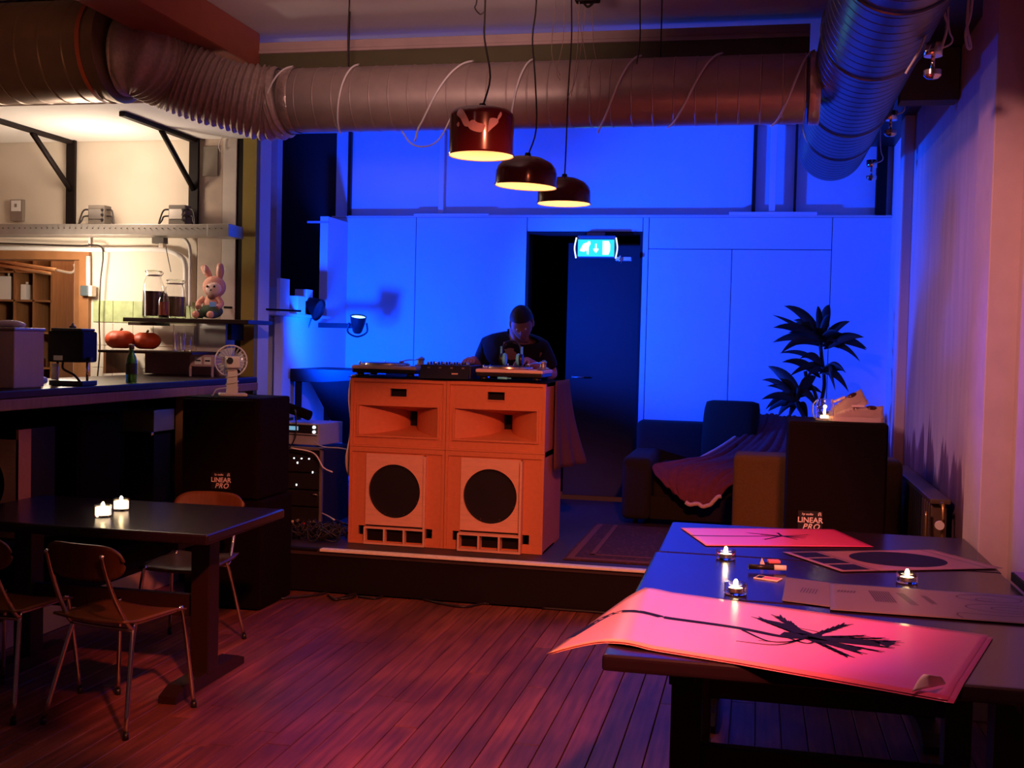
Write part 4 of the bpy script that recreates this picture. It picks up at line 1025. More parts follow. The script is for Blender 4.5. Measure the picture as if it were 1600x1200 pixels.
b = B(); tube(b, [blf(u_/12, 0) + Vector((0, -.012, .004)) for u_ in range(0, 5)], .014, n=8); 
o = obj('lining_edge', b, M_fleecewhite, bl, True); o['label'] = 'pale fleece edge'
b = B(); tube(b, [blf(1, v_/14) + Vector((0, -.012, -.004)) for v_ in range(5, 15)], .015, n=8); o = obj('lining_edge', b, M_fleecewhite, bl, True); o['label'] = 'pale fleece edge'

pl_ = thing('potted_plant', 'tall dracaena with long drooping leaves in the corner behind the sofa end', 'plant', (.55, 8.85, ST))
for v_ in ():
    pass
# stands on the corner of the sofa base behind the seat: pot on a plant stool
b = B(); lathe(b, [(0, .0), (.13, .0), (.16, .22), (.15, .23), (.14, .20), (0, .19)], (.55, 8.82, ST + .002), n=24); obj('pot', b, M_plastic, pl_, True)
def ptw(px, py, y=8.78): q = at(px, py, y=y); return q
stems = [[(.55, 8.82, .50), (.50, 8.8, .85), ptw(1282, 640), ptw(1288, 600), ptw(1284, 560), ptw(1280, 525)], [(.53, 8.8, .50), (.44, 8.7, .85), ptw(1255, 650, 8.7), ptw(1245, 630, 8.7), ptw(1248, 605, 8.7)], [(.55, 8.84, .50), (.50, 8.75, .85), ptw(1275, 620), ptw(1262, 595), ptw(1258, 580)]]
for s_ in stems: obj('stem', tube(B(), s_, .014, n=7), M_leaf, pl_, True)
def leaf(base, tip, w, sag):
    base = Vector(base); tip = Vector(tip); b = B(); d = tip - base
    sd = Vector((-d.z, random.uniform(-.5, .5)*d.length, d.x)); sd.normalize()
    def fn(u, v):
        p = base.lerp(tip, u) + Vector((0, 0, sag*4*u*(1-u)))
        ww = w*(math.sin(PI*min(1, u**.75*.97 + .03)))**.8
        return p + sd*(v - .5)*2*ww + Vector((0, -abs(v - .5)*ww*.8, 0))
    grid(b, fn, 9, 2, .0012); return b
c1 = ptw(1284, 535); c2 = ptw(1284, 580); c3 = ptw(1246, 622, 8.7)
L_ = [(c1, (1225, 478), .028), (c1, (1207, 492), .016), (c1, (1208, 512), .028), (c1, (1228, 510), .018), (c1, (1207, 535), .030), (c1, (1220, 552), .028), (c1, (1295, 476), .030), (c1, (1278, 478), .02), (c1, (1297, 492), .016), (c1, (1328, 502), .026), (c1, (1350, 527), .030), (c1, (1355, 545), .028), (c1, (1354, 547), .032), (c1, (1344, 565), .018), (c1, (1312, 520), .02),
      (c2, (1222, 566), .026), (c2, (1234, 588), .020), (c2, (1320, 580), .032), (c2, (1322, 583), .020), (c2, (1326, 612), .024), (c2, (1218, 552), .016), (c2, (1305, 610), .014), (c2, (1260, 590), .02),
      (c3, (1200, 572), .034), (c3, (1190, 594), .020), (c3, (1198, 603), .018), (c3, (1190, 624), .024), (c3, (1200, 643), .034), (c3, (1196, 640), .02), (c3, (1232, 655), .020), (c3, (1275, 588), .036), (c3, (1270, 622), .018), (c3, (1285, 615), .020), (c3, (1278, 640), .022), (c3, (1215, 652), .026), (c3, (1262, 655), .024)]
L_ += [(c1, (1240, 500), .026), (c1, (1232, 520), .024), (c1, (1240, 540), .026), (c1, (1310, 545), .026), (c1, (1265, 500), .022), (c2, (1250, 560), .024), (c2, (1300, 590), .024), (c3, (1222, 590), .026), (c3, (1225, 640), .026), (c3, (1258, 600), .024)]
for cb_, (px, py), w in L_:
    tip = ptw(px, py, 8.76 + random.uniform(-.10, .12)); bs = Vector(cb_) + Vector((random.uniform(-.02, .02), random.uniform(-.02, .02), random.uniform(-.05, .05)))
    obj('leaf', leaf(bs, tip, w*1.25, .03 + .03*random.random()), M_leaf, pl_, True)

rd = thing('radiator', 'dark panel radiator with a valve along the right wall', 'radiator', (.93, 6.7, .12))
RX0, RX1 = .885, .975
obj('top_grille', box(B(), RX0 - .01, RX1, 6.02, 7.75, .815, .84, bev=.006), M_radiator, rd, True)
for i in range(22): obj('fin', box(B(), RX0, RX1 - .01, 6.06 + i*.076, 6.11 + i*.076, .20, .81, bev=.010), M_radiator, rd, True)
obj('end_pipe', tube(B(), [(RX0 + .04, 5.99, .82), (RX0 + .04, 5.93, .80), (RX0 + .04, 5.92, .5), (RX0 + .04, 5.92, .02)], .011, n=8), M_brass, rd, True)
obj('end_pipe', tube(B(), [(RX0 - .03, 6.0, .78), (RX0 - .03, 5.99, .6), (RX0 - .03, 5.99, .02)], .008, n=8), M_brass, rd, True)
q = at(1467, 820, y=5.90)
vv = obj('valve', lathe(B(), [(0, 0), (.022, 0), (.024, .012), (.020, .03), (0, .03)], (q.x, 5.87, q.z), n=18, axis='y'), M_whiteplastic, rd, True)
vv['label'] = 'round pale valve knob'
obj('valve_stem', cyl(B(), (q.x, 5.90, q.z), (RX0 + .04, 5.92, q.z + .02), .010), M_brass, rd, True)
# ================================================================== DUCTS
b = B(); prof = []
y_ = 3.2
x_ = -2.64
while x_ < .13:
    prof += [(.176, x_ + .0002), (.176, x_ + .006), (.176, x_ + .094), (.176, x_ + .100), (.1785, x_ + .1025), (.1785, x_ + .106), (.176, x_ + .1085)]; x_ += .109
cross = thing('ventilation_duct', 'long straight spiral steel duct crossing above the pendant lamps', 'duct', (-1.2, 6.0, 2.74))
cap0 = [(0, prof[0][1])]
lathe(b, cap0 + prof + [(0, x_)], (0, 6.0, 2.915), n=40, axis='x'); obj('pipe', b, M_galv, cross, True)
for X_ in (-2.63, .21):
    obj('tape_band', lathe(B(), [(.181, X_), (.183, X_ + .004), (.183, X_ + .05), (.181, X_ + .054)], (0, 6.0, 2.915), n=40, axis='x', closed=True), mat('foil_tape', (0.62, 0.48, 0.42), 0.35, 0.7, scale=40, var=0.3, bump=0.4), cross, True)
for X_ in (-2.28, -.55): obj('hanger_wire', cyl(B(), (X_, 6.0, 3.085), (X_, 6.0, CZ), .004, n=6), M_cable, cross, True)
main = thing('ventilation_duct', 'wide blue-lit duct running towards the viewer along the right side', 'duct', (.46, 6.5, 2.77))
b = B(); prof = [(0, 8.37), (.15, 8.365), (.205, 8.34), (.226, 8.29)]
yy = 8.25
while yy > 3.3:
    prof += [(.228, yy), (.228, yy - .005), (.228, yy - .090), (.228, yy - .095), (.2295, yy - .097), (.2295, yy - .100)]; yy -= .102
prof += [(0, yy)]
lathe(b, prof, (.46, 0, 3.0), n=44, axis='y'); bmesh.ops.recalc_face_normals(b, faces=b.faces[:]); obj('pipe', b, M_galvdark, main, True)
for Y_ in (7.35, 6.55, 5.2, 4.2): obj('joint_ring', lathe(B(), [(.231, Y_), (.237, Y_ + .006), (.237, Y_ + .02), (.231, Y_ + .026)], (.46, 0, 3.0), n=44, axis='y', closed=True), M_galvdark, main, True)
BX = at(166, 90, y=5.45).x
fx = thing('flexible_duct', 'sagging corrugated foil hose joining the two ducts at upper left', 'duct', (-3.2, 5.9, 2.75))
P = catmull([(BX + .006, 5.62, 3.10), (BX + .09, 5.64, 3.09), (-3.25, 5.80, 3.035), (-3.03, 5.90, 2.955), (-2.85, 5.96, 2.915), (-2.74, 6.0, 2.90), (-2.645, 6.0, 2.912)], 60)
L_ = [0]
for a_, b_ in zip(P, P[1:]): L_.append(L_[-1] + (b_ - a_).length)
P2_ = []; j = 0; NP = 420
for i in range(NP + 1):
    s_ = L_[-1]*i/NP
    while j < len(L_) - 2 and L_[j+1] < s_: j += 1
    P2_.append(P[j].lerp(P[j+1], (s_ - L_[j])/(L_[j+1] - L_[j])))
P = P2_
b = B(); n = 40; rings = []
for i, p_ in enumerate(P):
    t_ = i/(len(P)-1); d = (P[min(i+1, len(P)-1)] - P[max(i-1, 0)]).normalized(); a = Vector((0, 0, 1)); a = (a - d*a.dot(d)).normalized(); c = d.cross(a)
    r0 = .215 + (.186 - .215)*min(1, t_*1.5) + .018*math.exp(-((t_ - .85)/.12)**2)
    rr = r0 + (.008 if t_ < .6 else .0075)*math.sin(t_*2*PI*27)
    rings.append([b.verts.new(p_ + (a*math.cos(2*PI*j/n) + c*math.sin(2*PI*j/n))*(rr + .0025*math.sin(j*5 + i*.3)*(t_ > .5))) for j in range(n)])
for i in range(len(rings)-1):
    for j in range(n):
        f = b.faces.new((rings[i][j], rings[i][(j+1) % n], rings[i+1][(j+1) % n], rings[i+1][j])); f.smooth = True
bmesh.ops.recalc_face_normals(b, faces=b.faces[:])
obj('hose', b, M_flex, fx, True)
BX = at(166, 90, y=5.45).x
bd_ = thing('ventilation_duct', 'large brown duct at the top left corner with a red strap', 'duct', (-4.6, 5.6, 2.87))
b = B(); prof = [(0, BX), (.262, BX), (.282, BX - .005), (.282, BX - .03), (.272, BX - .035)]
x_ = BX - .06
while x_ > -6.2: prof += [(.272, x_), (.272, x_ - .006), (.272, x_ - .122), (.272, x_ - .13), (.2745, x_ - .133), (.2745, x_ - .137)]; x_ -= .14
prof += [(0, x_)]
lathe(b, prof, (0, 5.6, 3.12), n=44, axis='x'); bmesh.ops.recalc_face_normals(b, faces=b.faces[:]); obj('pipe', b, M_bigduct, bd_, True)
BX = at(166, 90, y=5.45).x
X_ = at(124, 100, y=5.35).x
obj('strap', lathe(B(), [(.279, X_ - .012), (.281, X_ - .012), (.281, X_ + .012), (.279, X_ + .012)], (0, 5.6, 3.12), n=44, axis='x', closed=True), mat('red_strap', (0.35, 0.06, 0.02), 0.6), bd_, True)
# white cable wound round the duct: one cable per visible turn
def arc(px0, py0, px1, py1, r=.187, n=10, drop=0.0, y=6.0):
    """a turn of cable over the near face of the straight duct between two picture points"""
    X0 = at(px0, py0, y=5.9).x; X1 = at(px1, py1, y=5.9).x; pts = []
    for i in range(n+1):
        t_ = i/n; a = math.radians(75 - 165*t_); X_ = X0 + (X1 - X0)*t_
        pts.append((X_, 6.0 - r*math.cos(a), 2.915 + r*math.sin(a) - (drop if t_ > .9 else 0)))
    return pts
cw = thing('white_cable', 'thin white cable wound in loose turns around the straight duct', 'cable', (-1, 6, 2.75))
turns = [(452, 97, 400, 208, 0), (556, 97, 522, 206, 0), (736, 95, 640, 208, .05), (832, 95, 790, 190, .0), (1000, 90, 930, 205, .02), (1128, 84, 1040, 203, .0), (1272, 112, 1205, 195, 0)]
for a_, b_, c_, d_, e_ in turns: obj('turn', tube(B(), arc(a_, b_, c_, d_, drop=e_), .0055, n=6, k=3), M_wcable, cw, True)
q0 = at(628, 205, y=5.86); q1 = at(655, 229, y=5.8); q2 = at(690, 212, y=5.8); q3 = at(706, 180, y=5.8)
obj('sagging_loop', tube(B(), [q0, at(640, 222, y=5.81), q1, at(675, 226, y=5.8), q2, q3], .004, n=6), M_wcable, cw, True)
X_ = at(545, 60, y=5.78).x
hw_ = B(); tube(hw_, [(X_, 5.78, CZ), (X_ - .005, 5.78, 3.2), (X_, 5.78, 3.05)], .004, n=6); solo('dangling_wire', hw_, M_cable, 'short dark cord from the ceiling to the duct, left of the pendant lamps', 'cable')

# ------------------------------------------------------------------ pendant lamps
def pendant(px, py, Y, r, h, tilt, dome, label, chip=False, cordpx=None):
    q = at(px, py, y=Y); t = thing('pendant_lamp', label, 'lamp', q, 0, 'dark red pendant lamps')
    if dome: pr = [(r, 0), (r*1.0, h*.45), (r*.95, h*.62), (r*.80, h*.80), (r*.5, h*.95), (.02, h)]
    else: pr = [(r, 0), (r, h*.78), (r*.97, h*.86), (r*.88, h*.93), (r*.6, h*.98), (.02, h)]
    M_ = Matrix.Rotation(tilt, 3, 'Y')
    pin = [(a - .003, z_ if i == 0 else z_ - .003) for i, (a, z_) in enumerate(pr)]
    o = obj('shade', lathe(B(), [(r + .003, -.003), (r + .004, .004)] + pr, n=48, mtx=M_, closed=True), M_lampred, t)
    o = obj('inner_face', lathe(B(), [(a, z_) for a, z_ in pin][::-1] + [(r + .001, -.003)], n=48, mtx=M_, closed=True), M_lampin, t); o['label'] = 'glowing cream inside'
    obj('bulb', ball(B(), M_ @ Vector((0, 0, h*.55)), .028, (1, 1, 1.3), u=14, v=10), M_bulb, t)
    top = M_ @ Vector((0, 0, h))
    obj('cap', cyl(B(), M_ @ Vector((0, 0, h - .004)), M_ @ Vector((0, 0, h + .016)), .016, .012), M_black, t)
    c = B(); pts = [q + top]
    for k_, (a_, b_) in enumerate(cordpx): pts.append(at(a_, b_, y=Y))
    e = pts[-1]; pts.append(Vector((e.x, Y, CZ)))
    tube(c, [p_ - q for p_ in pts], .004, n=6, k=4); obj('cord', c, M_cable, t)
    if chip:
        c = B()
        def pt(a, z_, e_=.0022):
            # outline points on the shell
            rr = r
            for (r0, z0), (r1, z1) in zip(pr, pr[1:]):
                if z0 <= z_ <= z1 and z1 > z0: rr = r0 + (r1 - r0)*(z_ - z0)/(z1 - z0)
            return Vector(((rr + e_)*math.sin(a), -(rr + e_)*math.cos(a), z_))
        def patch(outl):
            n = 14; ca = sum(p_[0] for p_ in outl)/len(outl); cz_ = sum(p_[1] for p_ in outl)/len(outl)
            C_ = catmull([(a, z_, 0) for a, z_ in outl + [outl[0]]], 3)[:-1]; prev = None
            lv = []
            for f_ in (0, .5, 1): lv.append([c.verts.new(pt(ca + (p_.x - ca)*f_, cz_ + (p_.y - cz_)*f_)) for p_ in C_] if f_ else None)
            ce = c.verts.new(pt(ca, cz_)); m_ = len(C_)
            for i in range(m_):
                j = (i + 1) % m_; c.faces.new((ce, lv[1][i], lv[1][j])); c.faces.new((lv[1][i], lv[2][i], lv[2][j], lv[1][j]))
        R_ = math.radians
        for poly in ([(-.55, .88), (-.62, .76), (-.45, .66), (-.30, .50), (-.12, .50), (-.20, .66), (-.38, .84)], [(-.22, .52), (-.10, .42), (.18, .36), (.30, .42), (.34, .52), (.12, .56), (-.05, .62)], [(.42, .36), (.44, .55), (.50, .66), (.72, .66), (.74, .58), (.56, .46)], [(.70, .60), (.86, .74), (.84, .82), (.74, .72)], [(-.62, .56), (-.52, .60), (-.50, .52), (-.56, .50)]):
            patch([(a, z_*h) for a, z_ in poly])
        o = obj('worn_patch', c, M_lampchip, t); o['kind'] = 'stuff'; o['label'] = 'flaked pinkish bare patches'
    ld = light('pendant_bulb_light', 'SPOT', q + M_ @ Vector((0, 0, .07)), 19, (1.0, 0.42, 0.16), q + M_ @ Vector((0, 0, -1)), spot_size=math.radians(140), spot_blend=.3, shadow_soft_size=.05)
    return t
pendant(752, 243, 4.16, .1215, .178, 0, False, 'nearest dark red pendant lamp with flaked paint on its side', True, [(766, 120), (757, 60), (758, 5)])
pendant(821.5, 291, 4.96, .137, .132, math.radians(2.5), True, 'middle dark red pendant lamp, slightly tilted, smooth dome', False, [(838, 200), (836, 120), (832, 60), (838, 5)])
pendant(881, 318, 5.57, .132, .13, 0, True, 'farthest and lowest dark red pendant lamp, partly hidden by the middle one', False, [(884, 240), (888, 140), (893, 60), (893, 5)])
# tangle of thin wires above
for k_, (pts, lab) in enumerate([([(868, 0), (862, 80), (875, 118)], 'thin pale wire hanging left of the third lamp cord'), ([(905, 0), (902, 80), (893, 150)], 'thin pale wire looping down just right of the third lamp cord'), ([(925, 0), (928, 75), (938, 120), (935, 190)], 'rightmost long pale wire hanging over the duct'), ([(915, 10), (900, 120), (880, 165)], 'thin pale wire slanting left across the duct'), ([(900, 0), (915, 90), (925, 170)], 'thin pale wire slanting right across the duct'), ([(880, 60), (870, 110), (875, 125)], 'short pale wire end dangling beside the third lamp cord')]):
    b = B(); Y_ = 5.45 + .03*k_; P_ = [at(a, c, y=Y_) for a, c in pts]; P_.insert(0, Vector((P_[0].x, Y_, CZ))); tube(b, P_, .0018, n=5); solo('loose_wire', b, mat('tan_wire', (0.35, 0.22, 0.18), 0.6), lab, 'wire', group='loose wires above the lamps')
for pts, lab in (([(745, 0), (742, 12), (750, 22), (757, 18)], 'small knotted loop of black flex at the top of the first lamp cord'), ([(1000, 0), (1000, 60), (995, 100)], 'dark cord hanging in front of the duct, right of the lamps')):
    b = B(); P_ = [at(a, c, y=5.3) for a, c in pts]; P_.insert(0, Vector((P_[0].x, 5.3, CZ))); tube(b, P_, .0035, n=6); solo('dangling_wire', b, M_cable, lab, 'cable')
cr_ = thing('ceiling_rose', 'black junction bracket at the ceiling where the wires hang', 'bracket', at(918, 4, y=5.5))
obj('plate', box(B(), -.06, .06, -.03, .03, 0, .10, bev=.01), M_black, cr_); obj('hook', tube(B(), [(-.02, 0, 0), (0, 0, -.02), (.02, 0, -.01), (.04, 0, .01)], .006), M_black, cr_)

# ------------------------------------------------------------------ exit sign
ex = thing('exit_sign', 'lit green emergency exit sign above the dark doorway', 'sign', (at(932, 388, y=9.32).x, 9.32, at(932, 388, y=9.32).z))
W2, H2 = .150, .069
obj('lit_panel', box(B(), -W2, W2, -.03, -.02, -H2, H2), M_exit, ex)
obj('housing', box(B(), -W2 - .01, W2 + .01, -.02, .06, -H2 - .01, H2 + .035, bev=.008), mat('sign_housing', (0.10, 0.14, 0.16), 0.5), ex)
for s in (-1, 1):
    b = B(); tube(b, [(s*(W2 + .015), -.03, -.085), (s*(W2 + .028), -.035, 0), (s*(W2 + .015), -.03, .085)], .006, n=6); obj('end_rim', b, M_exitw, ex)
b = B(); yy = -.0315
prism(b, [(-.135, -.025), (-.10, -.032), (-.078, -.02), (-.072, -.055), (-.062, -.055), (-.058, .01), (-.045, .035), (-.05, .055), (-.065, .055), (-.075, .045), (-.105, .035), (-.125, .0)], yy - .001, yy, 'y'); o = obj('running_figure', b, M_exitw, ex)
b = B(); prism(b, [(-.006, .035), (.006, .035), (.007, -.005), (.022, -.005), (.020, -.018), (.0, -.042), (-.020, -.018), (-.022, -.005), (-.007, -.005)], yy - .001, yy, 'y'); obj('arrow', b, M_exitw, ex)
b = B(); prism(b, [(.055, -.055), (.055, .058), (.105, .058), (.118, .03), (.118, -.02), (.105, -.055)], yy - .001, yy, 'y'); obj('door_symbol', b, M_exitw, ex)
obj('wall_arm', box(B(), .16, .29, 0, .06, -.10, -.07, bev=.004), M_white, ex); obj('mounting_plate', box(B(), -.09, .06, .035, .07, .10, .137), M_steel, ex)
obj('wall_screw', cyl(B(), (.20, -.004, -.125), (.20, -.004, -.06), .012, n=10), M_chrome, ex)
light('exit_sign_light', 'AREA', (ex.location.x, 9.26, ex.location.z), 0.9, (0.1, 1.0, 0.7), (ex.location.x, 8.0, ex.location.z), size=.25)

# ------------------------------------------------------------------ spotlights
def small_spot(px, py, Y, label):
    q = at(px, py, y=Y); t = thing('track_spotlight', label, 'spotlight', q, 0, 'small chrome spotlights at upper right')
    obj('ceiling_cup', cyl(B(), (0, 0, .0), (0, 0, .05), .035, n=16), M_chrome, t); obj('stem', cyl(B(), (0, 0, 0), (0, 0, -.05), .008, n=8), M_chrome, t)
    obj('head', lathe(B(), [(0, -.015), (.022, -.012), (.034, .0), (.034, .02), (.0, .022)], (0, 0, -.075), n=18), M_chrome, t)
    b = B(); tube(b, [(.03, 0, .03), (.07, 0, .06), (.05, 0, .16), (.045, 0, max(.2, CZ - q.z if q.x < .78 else 3.2 - q.z))], .004, n=6); obj('lead', b, M_wcable, t); return t
small_spot(1458, 88, 4.75, 'nearest small chrome spotlight, beside the wide duct at the top right')
small_spot(1392, 188, 6.6, 'middle small chrome spotlight hanging beside the duct at right')
small_spot(1362, 262, 8.0, 'farthest small chrome spotlight, next to the black corner post')
for pts, lab in [([(1513, 0), (1511, 40), (1517, 72), (1512, 74), (1509, 50), (1519, 0)], 'pale looped cable hanging at the top right corner'), ([(1475, 0), (1480, 40), (1470, 80)], 'grey cable beside the nearest small spotlight'), ([(1455, 10), (1440, 70), (1415, 115)], 'grey cable running along the wide duct')]:
    b = B(); P_ = [at(a, c, y=4.7) for a, c in pts]; tube(b, [Vector((P_[0].x, 4.7, CZ))] + P_ + ([Vector((P_[-1].x, 4.7, CZ))] if len(pts) == 6 else []), .005, n=6); solo('hanging_cable', b, M_wcable, lab, 'cable')

def par(px, py, Y, s, aim, m, label, body=M_plastic):
    q = at(px, py, y=Y); t = thing('par_light', label, 'spotlight', q, 0)
    R_ = Vector(aim).to_track_quat('Z', 'Y').to_matrix()
    obj('housing', lathe(B(), [(0, -.17*s), (.035*s, -.17*s), (.05*s, -.15*s), (.075*s, -.06*s), (.085*s, .0), (.088*s, .01), (.078*s, .01), (.074*s, -.004), (0, -.006)], n=28, mtx=R_), body, t)
    obj('lens', lathe(B(), [(0, -.004), (.073*s, -.003), (.073*s, .001), (0, .003)], n=28, mtx=R_), m, t)
    b = B(); tube(b, [R_ @ Vector((.092*s, 0, -.06*s)), R_ @ Vector((.10*s, 0, -.16*s)), R_ @ Vector((0, 0, -.21*s)), R_ @ Vector((-.10*s, 0, -.16*s)), R_ @ Vector((-.092*s, 0, -.06*s))], .008, n=6); obj('yoke', b, body, t)
    return t
p1 = par(560, 496, 8.75, .78, (.15, -.25, 1), M_parlens, 'glowing blue-white par spotlight clamped on the stage wall')
obj('wall_arm', box(B(), -.36, -.04, .0, .03, -.09, -.05, bev=.004), M_plastic, p1)
obj('wall_plate', box(B(), -.40, -.36, -.04, .08, -.16, .04, bev=.004), M_white, p1)
p2 = par(497, 484, 8.55, 1.05, (1.0, -.1, -.35), M_plastic, 'large dark spotlight leaning over the shelf at the left of the stage', M_black)
obj('clamp', box(B(), -.165, -.04, -.01, .01, -.06, -.02, bev=.004), M_black, p2); obj('clamp_post', box(B(), -.175, -.155, -.01, .01, 1.768 - p2.location.z, -.02, bev=.003), M_black, p2)
obj('lead', tube(B(), [(-.05, 0, -.05), (-.12, 0, -.3), (-.13, 0, -.6), (-.12, 0, -.8)], .004), M_cable, p2)

# shelf at left of stage and the things on it
sh_ = thing('stage_shelf', 'shelf board at the dark opening left of the stage', 'shelf', (-3.6, 8.3, 1.745))
obj('board', box(B(), -3.95, -3.50, 7.80, 8.90, 1.742, 1.765, bev=.003), M_white, sh_, True)
for Y_ in (8.0, 8.7): obj('bracket', box(B(), -3.93, -3.64, Y_, Y_ + .02, 1.72, 1.741), M_white, sh_, True)
def shelfbox(px0, px1, py0, py1, Y, d, lab, m=M_white):
    a = at(px0, py1, y=Y); c = at(px1, py0, y=Y); return solo('box', box(B(), a.x, c.x, Y, Y + d, 1.767, c.z, bev=.004), m, lab, 'box', group='things on the stage shelf')
shelfbox(418, 432, 449, 492, 8.05, .2, 'pale box at the far left end of the stage shelf', M_bluemetal)
shelfbox(446, 466, 462, 492, 8.2, .15, 'short pale box behind the dark spotlight on the stage shelf')
shelfbox(460, 480, 452, 492, 8.5, .12, 'taller pale box at the back of the stage shelf')
b = B(); q = at(434, 492, y=7.95)
bk_ = thing('upright_board', 'thin tall white book standing upright on the stage shelf', 'book', (q.x, 7.95, 1.766)); obj('cover', box(B(), -.012, -.004, 0, .18, 0, .26), M_white, bk_); obj('pages', box(B(), -.0038, .006, .002, .175, .003, .255), M_paperwhite, bk_); obj('cover', box(B(), .0062, .014, 0, .18, 0, .26), M_white, bk_)
rod = B(); cyl(rod, at(350, 480, y=7.42), at(470, 486, y=7.86), .008, n=8); solo('metal_rod', rod, M_black, 'thin black rod sticking out from the pillar towards the stage', 'rod')
solo('lit_strip', box(B(), -3.60, -3.42, 8.60, 8.62, at(480, 346, y=8.6).z - .012, at(480, 346, y=8.6).z + .004), M_bluemetal, 'short blue-lit metal strip high in the dark opening', 'strip')

# ------------------------------------------------------------------ rack, amps, desk, cable heap
rk = thing('equipment_rack', 'flight-case rack of black equipment left of the orange speakers', 'rack', (-3.12, 7.35, ST))
rx0, rx1, ry, rz1 = -3.14, -2.84, 7.12, .835
RM = Matrix.Translation((0, 0, 0))
obj('case', box(B(), -.33, .0, .02, .5, .03, .56, bev=.006), M_black, rk)
rkr = rk; rk.rotation_euler = (0, 0, math.radians(-0)); rk.location = (-3.12, 7.12, ST)
obj('case_side', box(B(), -.01, .28, .02, .5, .03, .56, bev=.006), M_plastic, rk)
for i in range(4):
    obj('rack_unit', box(B(), .015, .255, -.005, .02, .06 + i*.115, .165 + i*.115, bev=.003), M_plastic, rk)
for nm, a in (('edge_profile', (-.012, .006, -.01, .02, .03, .57)), ('edge_profile', (.262, .280, -.01, .02, .03, .57)), ('edge_profile', (-.33, .28, -.01, .02, .555, .575)), ('edge_profile', (-.012, .28, -.01, .02, .02, .04))):
    obj(nm, box(B(), *a, bev=.002), M_steel, rk)
for i in range(12): obj('indicator', box(B(), .02 + i*.018, .028 + i*.018, -.010, -.005, .492, .500), M_led if i % 3 == 0 else M_chrome, rk)
for (a, c) in ((.10, .46), (.095, .31), (.03, .20), (.21, .40)): obj('status_light', box(B(), a, a + .007, -.010, -.005, c, c + .012), M_led, rk)
for i, (a, m_) in enumerate([(.04, M_redcap), (.08, M_whiteplastic), (.12, M_steel), (.16, M_redcap), (.20, M_whiteplastic), (.24, M_steel)]):
    obj('plug', cyl(B(), (a, -.004, .055 + .012*(i % 3)), (a + .006, -.05, .06 + .010*(i % 3)), .010, n=10), m_, rk)
for X_ in (-.30, .25): obj('case_handle', tube(B(), [(X_ - .02, -.006, .25), (X_ - .02, -.03, .26), (X_ + .0, -.03, .26), (X_ + .0, -.006, .25)], .005), M_steel, rk)
am = thing('amplifier', 'blue-lit amplifier with a small display on top of the rack', 'amplifier', (-3.06, 7.16, ST + .577), math.radians(-8))
obj('case', box(B(), -.135, .185, 0, .33, .008, .155, bev=.005), M_bluemetal, am); obj('front_panel', box(B(), -.125, .175, -.006, .0, .088, .145, bev=.002), M_plastic, am); obj('display', box(B(), -.05, .03, -.008, -.006, .105, .132), mat('display', (0.1, 0.3, 0.5), 0.3, var=0, emit=(0.3, 0.7, 1.0), es=.5), am)
obj('trim_line', box(B(), -.125, .175, -.004, .001, .072, .078), M_chrome, am)
for i in range(2): obj('button', cyl(B(), (.155, -.006, .10 + i*.032), (.155, -.016, .10 + i*.032), .010, n=10), M_led, am)
for s in (-.11, .16): obj('foot', cyl(B(), (s, .03, 0), (s, .03, .008), .012, n=10), M_plastic, am)
gb = thing('black_amp_box', 'dark box beside the amplifier on the rack, behind the left speaker', 'box', (-3.33, 7.16, ST + .577)); obj('case', box(B(), -.12, .12, 0, .33, 0, .16, bev=.005), M_mdf_dark, gb); obj('top_plate', box(B(), -.122, .122, -.002, .332, .160, .166, bev=.002), M_plastic, gb)
td = B(); q = at(440, 640, y=7.25); tube(td, [q + Vector((-.10, 0, .0)), q + Vector((-.02, .02, .02)), q + Vector((.10, .03, -.01)), q + Vector((.20, .02, -.04))], .035, n=10)
tdo = solo('black_bag', td, M_blackcloth, 'soft black pouch lying on the dark box near the amplifier', 'bag'); tdo.location.z = ST + .577 + .166 + .0
# desk behind, with the dark wedge below it set in as a sheet
dsk = thing('side_desk', 'dark desk standing against the stage wall behind the rack', 'desk', (-3.0, 8.5, ST)); obj('desk_top', box(B(), -3.53, -2.75, 8.15, 8.85, 1.24, 1.34, bev=.004), M_black, dsk, True)
for X_, Y_ in ((-3.48, 8.8), (-2.8, 8.8), (-3.48, 8.2), (-2.8, 8.2)): obj('leg', box(B(), X_ - .02, X_ + .02, Y_ - .02, Y_ + .02, ST + .001, 1.30), M_black, dsk, True)
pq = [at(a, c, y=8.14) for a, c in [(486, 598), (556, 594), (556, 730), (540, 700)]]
obj('shadow_wedge', prism(B(), [(q_.x, q_.z) for q_ in pq], 8.13, 8.148, 'y'), M_blackcloth, dsk, True)  # flat black sheet in place of the wedge of shadow under the desk
bt = thing('water_bottle', 'small plastic bottle by the rack, with blue light in it', 'bottle', at(519, 737, y=7.8)); obj('bottle_body', lathe(B(), [(0, 0), (.03, 0), (.032, .01), (.032, .10), (.012, .15), (.012, .165), (0, .165)], (0, 0, -.07), n=18), M_glass, bt); obj('bottle_cap', cyl(B(), (0, 0, .095), (0, 0, .112), .014, n=12), M_whiteplastic, bt)
stl = thing('low_stool', 'dark low stool under the bottle between rack and speakers', 'stool', (bt.location.x, 7.8, ST)); Hs = bt.location.z - .07 - ST - .001; obj('seat', box(B(), -.11, .11, -.11, .11, Hs - .03, Hs, bev=.004), M_plastic, stl)
for sx in (-1, 1):
    for sy in (-1, 1): obj('leg', box(B(), sx*.09 - .012, sx*.09 + .012, sy*.09 - .012, sy*.09 + .012, 0, Hs - .03), M_plastic, stl)
b = B()
